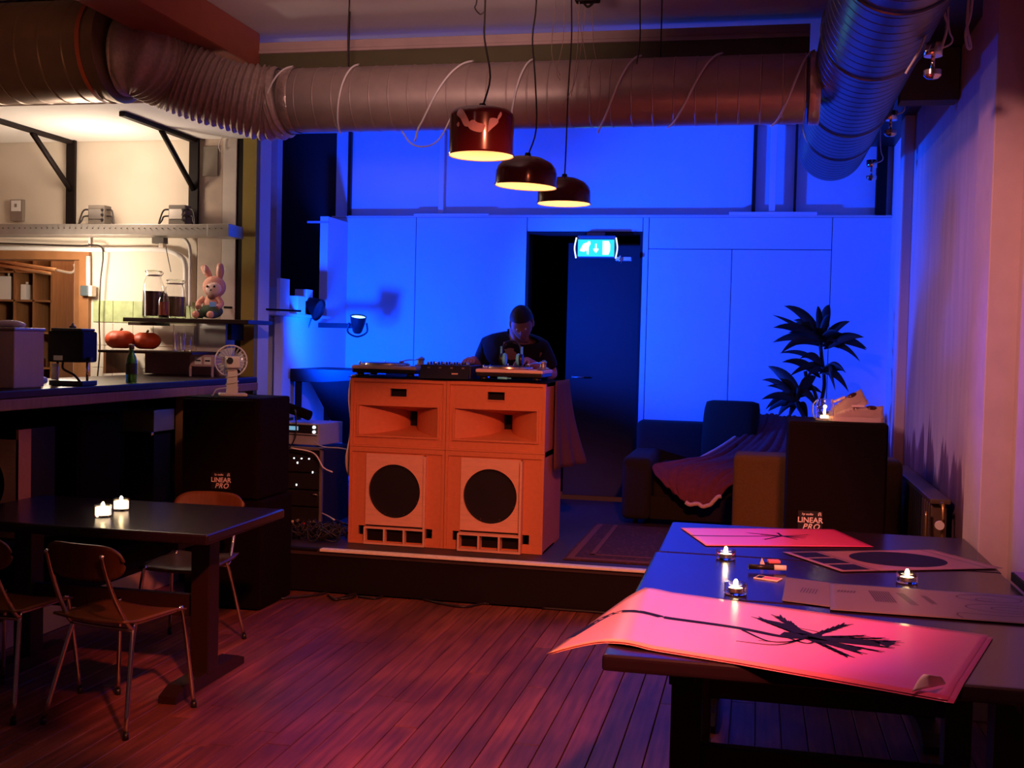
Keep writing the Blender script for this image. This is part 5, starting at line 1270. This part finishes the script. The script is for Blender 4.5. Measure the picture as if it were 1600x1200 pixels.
for i in range(46):
    cx, cy = -2.75 + random.gauss(0, .10), 6.86 + random.gauss(0, .09); r = random.uniform(.03, .09); a0 = random.uniform(0, 6)
    tube(b, [(min(-2.58, cx + r*math.cos(a0 + k_*1.1)), cy + r*math.sin(a0 + k_*1.1)*.7, ST + .012 + random.uniform(0, .10)) for k_ in range(6)], .0045, n=5, k=3)
o = solo('cable_heap', b, M_cable, 'heap of tangled thin black cables on the stage beside the left bass cabinet', 'cables', (-2.75, 6.85, ST)); o['kind'] = 'stuff'
for pts, lab, m_ in [([(455, 700), (490, 708), (505, 730), (520, 738)], 'thin pale cable curving from the rack top towards the bottle', M_wcable), ([(462, 640), (462, 680), (452, 700)], 'black cable hanging behind the amplifier', M_cable), ([(490, 690), (505, 698), (530, 700), (545, 703)], 'blue-lit cable from the rack to the speaker stack', M_bluemetal), ([(500, 800), (512, 806), (522, 812)], 'short white plug lead near the cable heap', M_wcable)]:
    b = B(); tube(b, [(at(a, c, z=ST + .13) if 'plug lead' in lab else at(a, c, y=7.05)) for a, c in pts], .005, n=6); solo('cable', b, m_, lab, 'cable')
for pts, lab in [([(425, 932), (440, 935), (460, 933), (490, 930), (510, 926)], 'black cable on the floorboards at the foot of the left speaker'), ([(512, 930), (525, 937), (545, 930), (560, 926), (548, 934), (520, 936)], 'small coil of black cable at the foot of the stage'), ([(560, 932), (585, 935), (600, 930)], 'short black cable by the stage, right of the coil'), ([(665, 932), (690, 943), (725, 948), (755, 943), (770, 938)], 'black cable curving out over the boards in front of the stage'), ([(850, 947), (880, 952), (930, 955), (965, 958)], 'black cable at the foot of the stage near the right tables')]:
    P_ = []
    for a, c in pts: q = at(a, c, z=.008); P_.append((q.x, min(q.y, 6.55), .008))
    b = B(); tube(b, P_, .008, n=6); solo('floor_cable', b, M_cable, lab, 'cable', group='cables along the stage foot')

# ================================================================== BAR
br = thing('bar_counter', 'long dark wooden bar counter on the left', 'counter', (-3.8, 5.8, 0))
obj('worktop', box(B(), -4.25, -3.47, 4.0, 7.44, 1.255, 1.295, bev=.006), M_darkwood, br, True)
obj('front_edge', box(B(), -3.52, -3.465, 4.0, 7.44, 1.20, 1.254, bev=.004), M_wood, br, True)
obj('back_panel', box(B(), -4.25, -4.22, 4.0, 7.44, .002, 1.254), M_black, br, True)
obj('lower_shelf', box(B(), -4.22, -3.62, 4.0, 7.44, .14, .17), M_black, br, True)
obj('inner_shelf', box(B(), -4.22, -3.62, 4.0, 7.44, .50, .53), M_black, br, True)
obj('kick_board', box(B(), -3.64, -3.60, 4.0, 6.6, .002, .138), M_tan, br, True)
for Y_ in (4.05, 6.60): obj('post', box(B(), -3.64, -3.58, Y_, Y_ + .05, .171, 1.254), M_wood, br, True)
obj('end_panel', box(B(), -4.22, -3.60, 7.40, 7.44, .171, 1.254), M_black, br, True)
q = at(65, 742, y=5.55)
c3 = pa_cab(-4.10, 5.55, .532, .46, .585, .42, 'black LINEAR PRO speaker stored under the bar counter', (q.x + 3.87, q.z - .532))
# orange bin at the far left
ob = thing('bass_speaker', 'orange speaker with a round opening at the left edge, beneath the bar', 'speaker', (-4.47, 5.3, .532)); xr = at(29, 720, y=5.0).x
ob.location = (xr - .25, 5.0, .532)
b = B(); n = 40; R_ = .17; hx = .25
rg_ = [(R_*math.cos(2*PI*i/n), .27 + R_*math.sin(2*PI*i/n)) for i in range(n)]
og = [(max(-hx, min(hx, 1.5*hx*1.2*math.cos(2*PI*i/n))), max(0, min(.5, .27 + .4*math.sin(2*PI*i/n)))) for i in range(n)]
A0 = [b.verts.new((u, 0, v)) for u, v in rg_]; O0 = [b.verts.new((u, 0, v)) for u, v in og]
for i in range(n): b.faces.new((O0[i], O0[(i+1) % n], A0[(i+1) % n], A0[i]))
obj('baffle', b, M_ply, ob); b = B(); box(b, -hx, hx, .1, .3, 0, .55); obj('cabinet', b, M_plastic, ob)
obj('cabinet_side', box(B(), -hx, -hx + .015, 0, .1, 0, .55), M_mdf, ob); obj('cabinet_side', box(B(), hx - .015, hx, 0, .1, 0, .55), M_mdf, ob)
# small silver till / device under the counter end
tl = thing('metal_drawer_unit', 'small grey metal appliance on a shelf under the bar, with a bright lower lip', 'appliance', (-3.74, 6.32, .955)); obj('casing', box(B(), -.11, .11, 0, .25, .02, .155, bev=.004), M_steel, tl); obj('lip', box(B(), -.11, .11, -.03, .0, .0, .02, bev=.003), M_chrome, tl)
obj('support', box(B(), -.10, .10, .02, .22, -.42, -.001), M_black, tl)

# ---- things on the counter
def on(px, y=None, x=-3.72): return at(px, 600, x=x)
cm = thing('bar_machine', 'black boxy machine on a chrome-legged stand on the bar', 'machine', (-3.74, 5.38, 1.296), math.radians(4)); cm.location.x = at(113, 590, y=5.38).x  # boxy machine, there is no lamp in it
obj('base_plate', box(B(), -.095, .095, -.07, .09, 0, .028, bev=.006), M_plastic, cm)
for s in (-.085, .085): obj('stand_leg', cyl(B(), (s, 0, .028), (s, 0, .13), .007, n=8), M_chrome, cm)
obj('glass_tube', cyl(B(), (-.082, -.03, .03), (-.082, -.03, .115), .018, n=16), M_whiteplastic, cm)
obj('body', box(B(), -.098, .100, -.08, .08, .125, .29, bev=.015, seg=3), M_black, cm)
obj('top_lid', box(B(), -.085, .09, -.07, .07, .29, .305, bev=.006), M_plastic, cm); obj('name_plate', box(B(), -.06, -.01, -.083, -.08, .135, .160), M_steel, cm); obj('dial', cyl(B(), (.10, -.02, .14), (.122, -.02, .14), .014, n=12), M_plastic, cm)
obj('power_lead', tube(B(), [(-.02, -.06, .125), (.0, -.09, .09), (.06, -.09, .06), (.10, -.09, .02)], .006), M_cable, cm); obj('top_knob', lathe(B(), [(.016, 0), (.018, .01), (.006, .02), (.004, .028), (0, .03)], (0, 0, .305), n=12), M_steel, cm)
q = at(16, 605, y=4.9)
mt = thing('metal_box', 'tall brushed metal box at the left end of the bar', 'box', (q.x - .07, 4.9, 1.296)); obj('body', box(B(), -.15, .09, .0, .24, 0, .285, bev=.006), mat('brushed_steel', (0.62, 0.50, 0.42), 0.5, 0.0, scale=30, stretch=(1, 1, .05)), mt); obj('lid', box(B(), -.155, .095, -.005, .245, .285, .30, bev=.004), M_steel, mt)
cl_ = B(); ball(cl_, (q.x - .08, 5.0, 1.61), .06, (1.4, 1, .4)); solo('folded_cloth', cl_, M_paperwhite, 'crumpled cloth on top of the tall metal box', 'cloth')
q = at(45, 600, y=5.35); pk = B(); box(pk, q.x - .05, q.x + .05, 5.35, 5.45, 1.297, 1.335, bev=.015); solo('wipes_pack', pk, M_paperwhite, 'small white package beside the tall metal box on the bar', 'package')
q = at(205, 597, y=5.9); bo = thing('beer_bottle', 'green glass beer bottle standing on the bar counter', 'bottle', (q.x, 5.9, 1.296))
obj('bottle_glass', lathe(B(), [(0, 0), (.029, 0), (.031, .006), (.031, .125), (.026, .15), (.013, .175), (.012, .205), (.0145, .207), (.0145, .22), (0, .22)], n=24), M_greenglass, bo); obj('neck_foil', lathe(B(), [(.0150, .195), (.0152, .222), (0, .224)], n=18), M_steel, bo); obj('bottle_label', lathe(B(), [(.0315, .05), (.0318, .051), (.0318, .11), (.0315, .111)], n=24, closed=True), mat('dark_label', (0.04, 0.06, 0.03), 0.5), bo)

# ---- fan on the left speaker
q = at(360, 612, y=6.12)
fn_ = thing('desk_fan', 'small pink-beige desk fan on the left LINEAR PRO speaker', 'fan', (q.x, 6.14, 1.2265), math.radians(32))
obj('base', box(B(), -.075, .085, -.06, .06, 0, .018, bev=.008, seg=3), M_whiteplastic, fn_)
obj('column', prism(B(), [(-.032, .018), (.032, .018), (.026, .17), (-.026, .17)], -.022, .022, 'y'), M_whiteplastic, fn_)
obj('motor', box(B(), -.04, .04, -.05, .05, .165, .235, bev=.012, seg=3), M_whiteplastic, fn_)
obj('dial', lathe(B(), [(0, -.062), (.018, -.062), (.020, -.050), (.0, -.049)], (-.02, 0, .21), n=18, axis='y'), M_plastic, fn_)
cz_ = .205; R_ = .093
g = B()
for k_ in range(24):
    a = 2*PI*k_/24; pts = [(math.cos(a)*r_, .055 + d_, cz_ + math.sin(a)*r_) for r_, d_ in ((.018, .075), (.06, .068), (.088, .045), (R_, .025))]; tube(g, pts, .0014, n=4, k=3)
    pts = [(math.cos(a)*r_, .055 + d_, cz_ + math.sin(a)*r_) for r_, d_ in ((.03, -.005), (.07, .0), (R_, .022))]; tube(g, pts, .0014, n=4, k=3)
og_ = obj('guard_wires', g, M_whiteplastic, fn_); og_['kind'] = 'stuff'
t_ = B(); tube(t_, [(math.cos(2*PI*k_/40)*R_, .078, cz_ + math.sin(2*PI*k_/40)*R_) for k_ in range(41)], .0045, n=6, smooth=False); obj('guard_rim', t_, M_whiteplastic, fn_)
for k_ in range(3):
    a0 = 2*PI*k_/3
    def bf(u, v): 
        r_ = .018 + .062*u; a = a0 + (v - .5)*1.5*(.6 + .5*u); return Vector((r_*math.cos(a), .080 + (v - .5)*.025, cz_ + r_*math.sin(a)))
    obj('blade', grid(B(), bf, 6, 6, .001), mat('clear_blade', (0.6, 0.6, 0.62), 0.2, alpha=.6), fn_)
obj('hub', cyl(B(), (0, .05, cz_), (0, .10, cz_), .018, n=16), M_whiteplastic, fn_)
b = B(); tube(b, [(.036*math.cos(a*.9), .030*math.sin(a*.9), .05 + a*.0055) for a in range(0, 22)], .0032, n=5, k=3); obj('wrapped_cord', b, M_whiteplastic, fn_)
obj('loose_cord', tube(B(), [(-.035, -.02, .05), (-.09, -.03, .04), (-.11, -.03, .008), (-.12, -.05, .006)], .0032), M_whiteplastic, fn_)

# ---- upper white shelf with steel brackets
us = thing('upper_shelf', 'deep white shelf board above the bar on black steel brackets', 'shelf', (-4.4, 7.0, 2.98))
s0 = at(275, 162, z=2.985)
obj('board', box(B(), -6.2, -3.50, 6.28, 7.495, 2.985, 3.012, bev=.003), M_white, us, True)
b = B(); prism(b, [(-3.50, 6.285), (-3.50, 7.49), (-3.40, 7.49), (-3.40, 7.2)], 2.9855, 3.0115, 'z'); obj('board_end', b, M_white, us, True)
for X_ in (at(113, 203, y=7.45).x, at(305, 205, y=7.45).x):
    b = B(); box(b, X_ - .035, X_ + .035, 7.43, 7.455, 2.30, 2.985); obj('bracket_upright', b, M_black, us, True)
    obj('bracket_arm', box(B(), X_ - .02, X_ + .02, 6.5, 7.43, 2.955, 2.984), M_black, us, True)
    b = B(); cyl(b, (X_, 7.44, 2.62), (X_, 6.98, 2.96), .020, n=4); obj('bracket_brace', b, M_black, us, True)
# steel cable tray
tr = thing('cable_tray', 'perforated grey steel rail on the cream wall above the serving hatch', 'rail', (-4.6, 7.3, 2.26))
zt = at(180, 350, y=7.2).z; zb = at(180, 367, y=7.2).z; xe = at(357, 360, y=7.2).x
obj('rail', box(B(), -6.2, xe, 7.2, 7.42, zb, zt, bev=.002), M_steel, tr, True)
obj('end_piece', box(B(), xe - .16, xe + .004, 7.196, 7.424, zb - .006, zt + .002, bev=.002), M_steel, tr, True)
b = B()
for i in range(46): cyl(b, (xe - .05 - i*.045, 7.1995, (zt+zb)/2 + .008), (xe - .05 - i*.045, 7.19, (zt+zb)/2 + .008), .003, n=6)
o = obj('holes', b, M_black, tr, True); o['kind'] = 'stuff'
for X_ in (-5.9, -4.8, -3.9): obj('wall_bracket', box(B(), X_, X_ + .03, 7.42, 7.494, zb + .01, zt - .01), M_steel, tr, True)
def jbox(px, lab):
    q = at(px, 348, y=7.26); t = thing('socket_box', lab, 'junction box', (q.x, 7.26, zt + .001), 0, 'grey junction boxes on the steel rail')
    obj('body', box(B(), -.065, .065, 0, .09, .0, .14, bev=.006), mat('grey_rubber', (0.12, 0.10, 0.085), 0.6), t); obj('front_plate', box(B(), -.055, .045, -.006, 0, .04, .11, bev=.002), M_steel, t)
    for s in (-1, 1):
        for z_ in (.11, .065): obj('cable_loop', tube(B(), [(s*.066, .03, z_), (s*.11, .02, z_ - .005), (s*(.13 if z_ > .1 else .12), .01, z_*.5), (s*.14, .0, -.0)], .006), M_cable, t)
    for i in range(3): obj('socket', cyl(B(), (.05, -.008, .035 + i*.035), (.05, .0, .035 + i*.035), .010, n=10), M_plastic, t)
    return t
jbox(150, 'grey junction box with black cables on the steel rail, left one'); jbox(276, 'grey junction box with plugs on the steel rail, right one near the pillar')
q = at(25, 328, y=7.46); mtb = thing('wall_meter', 'small white-faced meter box on the cream wall at the left edge', 'meter', (q.x, 7.46, q.z)); obj('casing', box(B(), -.052, .052, 0, .036, -.08, .078, bev=.004), M_steel, mtb); obj('face', box(B(), -.040, .040, -.004, 0, -.01, .070, bev=.002), M_paperwhite, mtb); obj('display', box(B(), -.01, .01, -.006, -.004, .02, .045), M_steel, mtb)
# conduits
def pipe(pts, r, lab, m=M_white, Y=7.46): b = B(); tube(b, [at(a, c, y=Y) for a, c in pts], r, n=10, k=5); return solo('wall_pipe', b, m, lab, 'pipe', group='cream pipes on the bar wall')
pipe([(-30, 387), (60, 388), (150, 390), (240, 390), (270, 394), (288, 408), (290, 440), (290, 478)], .019, 'thick cream pipe running above the hatch and bending down at the pillar')
pipe([(140, 366), (140, 385)], .009, 'short vertical cream pipe between the steel rail and the long pipe')
pipe([(277, 368), (290, 375), (297, 392), (297, 440), (297, 478)], .013, 'thin cream pipe bending down beside the thick one')
pipe([(138, 400), (138, 450)], .016, 'cream pipe going down beside the hatch frame')
b = B(); tube(b, [at(a, c, y=7.43) for a, c in [(0, 380), (60, 382), (120, 384), (155, 384), (161, 400), (157, 440), (155, 500), (156, 545), (152, 592)]], .0055, n=6); solo('wall_cable', b, M_cable, 'black cable hanging down the tiled wall beside the hatch', 'cable')
b = B(); tube(b, [at(a, c, y=7.40) for a, c in [(258, 372), (260, 390), (267, 425)]], .003, n=5); solo('wall_cable', b, M_cable, 'thin cord hanging from the small box under the steel rail', 'cable')
q = at(246, 366, y=7.3); sb = thing('small_switch_box', 'little dark switch box hanging under the right end of the steel rail', 'switch', (q.x, 7.3, zb - .05)); obj('casing', box(B(), -.045, .05, 0, .06, 0, .045, bev=.004), mat('grey_rubber', (0.12, 0.10, 0.085), 0.6), sb); obj('plug', box(B(), .02, .06, -.02, 0, -.03, .0, bev=.006), M_whiteplastic, sb)
q = at(346, 215, y=7.43); b = B(); tube(b, [q + Vector((0, 0, .06)), q, q + Vector((-.02, 0, -.06)), q + Vector((-.005, 0, -.10))], .004, n=6); solo('wall_cable', b, M_wcable, 'short white cable end poking from the old pillar', 'cable')
q = at(136, 455, y=7.42); dp = thing('dispenser', 'small dark grey and white dispenser on the hatch frame', 'dispenser', (q.x, 7.40, q.z)); obj('front', box(B(), -.045, .02, 0, .06, -.035, .04, bev=.006), mat('slate_plastic', (0.06, 0.08, 0.09), 0.4), dp); obj('side_block', box(B(), .021, .05, .0, .06, -.038, .042, bev=.006), M_whiteplastic, dp)

# ---- plank shelf with jars and plush, lower plank with pumpkins
zs = at(290, 498, y=7.1).z
ps = thing('plank_shelf', 'dark plank shelf on the pillar holding the jars and the plush toy', 'shelf', (-4.0, 7.3, zs - .03)); xa = at(192, 495, y=7.05).x; xb = at(388, 495, y=7.05).x
obj('plank', box(B(), xa, xb, 7.05, 7.44, zs - .028, zs, bev=.003), M_darkwood, ps, True); obj('side_board', box(B(), at(206, 500, y=7.3).x, at(250, 500, y=7.3).x, 7.25, 7.44, zs - .05, zs - .029), M_darkwood, ps, True)
obj('bracket', box(B(), xb - .25, xb - .22, 7.25, 7.44, zs - .14, zs - .029), M_black, ps, True)
zp = at(220, 548, y=7.0).z; xa2 = at(153, 548, y=6.95).x; xb2 = at(300, 548, y=6.95).x
pp = thing('plank_shelf', 'lower dark plank shelf holding two pumpkins', 'shelf', (-4.4, 7.2, zp - .02)); obj('plank', box(B(), xa2, xb2, 6.95, 7.44, zp - .018, zp, bev=.003), M_darkwood, pp, True); obj('support', box(B(), at(176, 560, y=7.2).x - .01, at(176, 560, y=7.2).x + .01, 7.1, 7.44, 1.297, zp - .019), M_wood, pp, True); obj('back_board', box(B(), at(215, 560, y=7.3).x, xb2, 7.40, 7.44, 1.297, zp - .019), mat('dusty_pink_board', (0.42, 0.24, 0.24), 0.8), pp, True)
def pumpkin(px, Y, r, lab, rz):
    q = at(px, 530, y=Y); t = thing('pumpkin', lab, 'pumpkin', (q.x, Y, zp + .001), rz, 'two pumpkins')
    b = B(); bmesh.ops.create_uvsphere(b, u_segments=60, v_segments=20, radius=1)
    for v in b.verts:
        a = math.atan2(v.co.y, v.co.x); c = v.co.copy(); k = 1 - .035*(1 - abs(math.cos(a*6)))
        h = c.z; dip = .28*math.exp(-((c.x**2 + c.y**2)/.09))
        v.co = Vector((c.x*r*k, c.y*r*k, r*.68 + r*.68*(h - math.copysign(dip, h))))
    for f in b.faces: f.smooth = True
    obj('flesh', b, M_pumpkin, t); obj('stalk', tube(B(), [(0, 0, r*1.15), (.004, 0, r*1.3), (.014, 0, r*1.42)], .008, n=8), M_stem, t)
pumpkin(188, 7.13, .105, 'left pumpkin on the lower plank, brighter orange', .3); pumpkin(229, 7.20, .098, 'right pumpkin on the lower plank, darker, half behind the other', 1.1)
def jx(px, Y): return at(px, 490, y=Y).x
jar('swing_top_jar', 'tall swing-top jar of dark infusion, left on the plank shelf', (jx(239, 7.2), 7.2, zs + .001), .073, .335, .56, M_liquid, .72, group='preserving jars')
jar('swing_top_jar', 'wide swing-top jar of dark infusion, right of the tall one', (jx(273, 7.25), 7.25, zs + .001), .078, .275, .56, M_liquid2, .70, group='preserving jars')
bt_ = thing('flask', 'small round flask of red liquid in front of the big jars', 'bottle', (jx(256, 7.1), 7.1, zs + .001)); obj('glass', lathe(B(), [(0, .002), (.035, .002), (.040, .02), (.040, .12), (.02, .17), (.012, .19), (.012, .22), (.010, .22), (.010, .19), (.037, .12), (.037, .02), (0, .008)], n=24), M_glass, bt_); obj('contents', lathe(B(), [(0, .009), (.034, .02), (.034, .11), (0, .11)], n=20), mat('red_liquid', (0.25, 0.04, 0.01), 0.2), bt_)
for px, lab, h_ in ((303, 'empty drinking glass beside the wide jar, left of the plush toy', .085), (311, 'second drinking glass just in front of the plush toy', .075)):
    t = thing('drinking_glass', lab, 'glass', (jx(px, 7.12 + (.06 if h_ < .08 else 0)), 7.12 + (.06 if h_ < .08 else 0), zs + .001), 0, 'glasses on the plank shelf'); obj('tumbler', lathe(B(), [(0, .002), (.026, .002), (.030, h_), (.028, h_), (.024, .008), (0, .008)], n=20), M_glass, t)
def plush():
    q = (jx(330, 7.22), 7.22, zs + .001); t = thing('plush_toy', 'pink plush bunny-eared toy sitting on the plank shelf against the pillar', 'plush toy', q)
    K = 1.0
    obj('body', ball(B(), (0, .02, .095), .07, (.95, .85, 1.25)), M_plushpink, t)
    hd_ = obj('head', ball(B(), (.02, .0, .225), .078, (1.05, .85, .98)), M_plushpink, t)
    obj('face', ball(B(), (.03, -.03, .215), .058, (1.05, .72, .95)), M_plushface, hd_)
    for s in (-1, 1): obj('eye', ball(B(), (.03 + s*.026, -.070, .225), .0085, u=10, v=8), M_plastic, hd_)
    obj('nose', ball(B(), (.032, -.075, .200), .006, u=8, v=6), M_plastic, hd_)
    for sx, tipx, tz in ((-1, -.075, .375), (1, .055, .39)):
        b = B(); tube(b, [(.02 + sx*.035, .01, .285), ((.02 + sx*.04 + tipx)/2, .01, .335), (tipx, .012, tz)], .02, n=10, rf=lambda u: .018 + .010*math.sin(PI*u) if u < .95 else .008); e = obj('ear', b, M_plushpink, hd_)
        obj('inner_ear', ball(B(), ((.02 + sx*.037 + tipx)/2, -.012, .338), .018, (.6, .3, 1.8), u=10, v=8), M_plushface, hd_)
    obj('trousers', ball(B(), (.005, -.01, .055), .075, (1.1, .95, .65)), M_plushgreen, t)
    for s in (-1, 1): obj('leg', ball(B(), (s*.05, -.07, .032), .032, (.9, 1.6, .85)), M_plushgreen, t); obj('foot', ball(B(), (s*.055, -.12, .030), .026, (1, .8, 1)), M_plushpink, t)
    for s in (-1, 1): obj('arm', tube(B(), [(s*.05, .0, .15), (s*.085, -.02, .11), (s*.07, -.05, .08)], .02, n=8), M_plushpink, t)
    obj('scarf', ball(B(), (.025, -.05, .155), .02, (1.4, .7, .9)), mat('brown_scarf', (0.2, 0.10, 0.08), 0.9), t)
    o = obj('tag', box(B(), .035, .085, -.098, -.094, .085, .118, bev=.002), M_bluetag, t); o['label'] = 'pale blue tag'
    return t
plush()
# behind the counter end: rack of glasses, little white wire stool
gl0 = at(285, 545, y=7.3)
for i, (px, z_) in enumerate(((281, zp), (291, zp))):
    t = thing('drinking_glass', ('large ribbed glass at the right end of the lower plank' if i == 0 else 'smaller glass beside the ribbed one on the lower plank'), 'glass', (at(px, 545, y=7.1 + .1*i).x, 7.1 + .1*i, zp + .001), 0, 'glasses on the lower plank'); obj('tumbler', lathe(B(), [(0, .002), (.034, .002), (.040, .13 - .03*i), (.038, .13 - .03*i), (.032, .008), (0, .008)], n=16), M_glass, t)
q = at(320, 588, y=7.15); ws_ = thing('white_crate', 'small pinkish crate with two printed labels behind the fan', 'crate', (q.x, 7.12, 1.296)); 
obj('box_front', box(B(), -.10, .08, 0, .12, .07, .15, bev=.004), mat('pinkish_crate', (0.5, 0.32, 0.32), 0.7), ws_)
for s in (-.095, .07): obj('leg', box(B(), s - .006, s + .006, .0, .012, 0, .07), mat('pinkish_crate', (0.5, 0.32, 0.32), 0.7), ws_)
for a in (-.06, .01): obj('printed_label', box(B(), a, a + .05, -.002, 0, .085, .135), M_paperwhite, ws_)
for s in (-.06, .01): obj('label_text', box(B(), s + .006, s + .044, -.003, -.002, .105, .115), M_ink, ws_)

# ---- kitchen seen through the hatch
struct('wall_kitchen', box(B(), -6.3, -4.0, 8.9, 9.0, 0, CZ), M_kwall)
ks = thing('pigeonhole_shelf', 'brown wooden pigeonhole shelving seen through the hatch', 'shelf', (-5.6, 8.1, 1.1))
kx1 = at(80, 500, y=8.0).x; kxa = at(22, 500, y=8.0).x; kxb = at(52, 500, y=8.0).x
obj('back', box(B(), -6.3, kx1, 8.27, 8.30, 1.0, 2.35), M_wood, ks, True)
for X_ in (kx1, kxb, kxa, kxa - .22): obj('upright', box(B(), X_ - .008, X_ + .008, 8.0, 8.27, 1.0, 2.35 if X_ != kx1 else 2.35), M_wood, ks, True)
for pz in (425, 470, 520, 575): Z_ = at(60, pz, y=8.0).z; obj('shelf_board', box(B(), -6.29, kx1, 8.0, 8.27, Z_ - .008, Z_ + .006), M_wood, ks, True)
for i, (px, py0, py1, lab) in enumerate([(36, 440, 470, 'white narrow carton in the upper pigeonhole'), (8, 425, 468, 'printed bag in the leftmost upper pigeonhole'), (54, 500, 518, 'small pale bottle in the middle pigeonhole')]):
    z0_ = at(60, [470, 470, 520][i], y=8.0).z + .008; a = at(px - [4, 9, 3][i], 450, y=8.05).x; c = at(px + [4, 9, 3][i], 450, y=8.05).x
    t = thing('carton', lab, 'carton', ((a+c)/2, 8.05, z0_), 0, 'goods in the pigeonholes'); h_ = at(px, py0, y=8.05).z - z0_
    obj('pack', box(B(), -(c-a)/2, (c-a)/2, 0, .1, 0, h_*.85, bev=.004), M_paperwhite, t); obj('spout', cyl(B(), (0, .05, h_*.85), (0, .05, h_), .012, n=10), M_whiteplastic, t)
for i, px in enumerate((46, 56, 66)):
    z0_ = at(60, 575, y=8.0).z + .008; t = thing('spice_jar', ['leftmost', 'middle', 'rightmost'][i] + ' dark jar in the bottom pigeonhole', 'jar', (at(px, 560, y=8.05).x, 8.06, z0_), 0, 'jars in the pigeonholes'); obj('jar_body', lathe(B(), [(0, 0), (.02, 0), (.02, .06), (.015, .07), (0, .07)], n=12), M_liquid, t); obj('jar_lid', cyl(B(), (0, 0, .071), (0, 0, .085), .017, n=12), M_steel, t)
kp = thing('kitchen_panel', 'pale tall panels beside the pigeonhole shelving', 'panel', (at(100, 500, y=8.3).x, 8.3, 1.0)); x0_ = at(82, 500, y=8.3).x - kp.location.x; xm = at(95, 500, y=8.3).x - kp.location.x; x1_ = at(119, 500, y=8.3).x - kp.location.x
obj('left_panel', box(B(), x0_, xm - .006, 0, .03, 0, 1.25, bev=.003), mat('pinkish_panel', (0.62, 0.50, 0.50), 0.7), kp); obj('right_panel', box(B(), xm + .006, x1_ + .1, 0, .03, 0, 1.25, bev=.003), mat('pinkish_panel', (0.62, 0.50, 0.50), 0.7), kp)
for k_, (a, c) in enumerate([((-20, 405), (88, 422)), ((-20, 411), (82, 428))]):
    b = B(); tube(b, [at(*a, y=7.9), at(*c, y=7.75)], .014, n=10); solo('copper_pipe', b, M_copper, ['upper of the two copper pipes crossing the top of the hatch', 'lower of the two copper pipes crossing the top of the hatch'][k_], 'pipe', group='copper pipes in the hatch')
b = B(); tube(b, [at(88, 422, y=7.75), at(110, 426, y=7.72), at(117, 421, y=7.72), at(116, 413, y=7.72)], .010, n=8); solo('pipe_hook', b, M_whiteplastic, 'white curved pipe end at the right of the copper pipes', 'pipe')
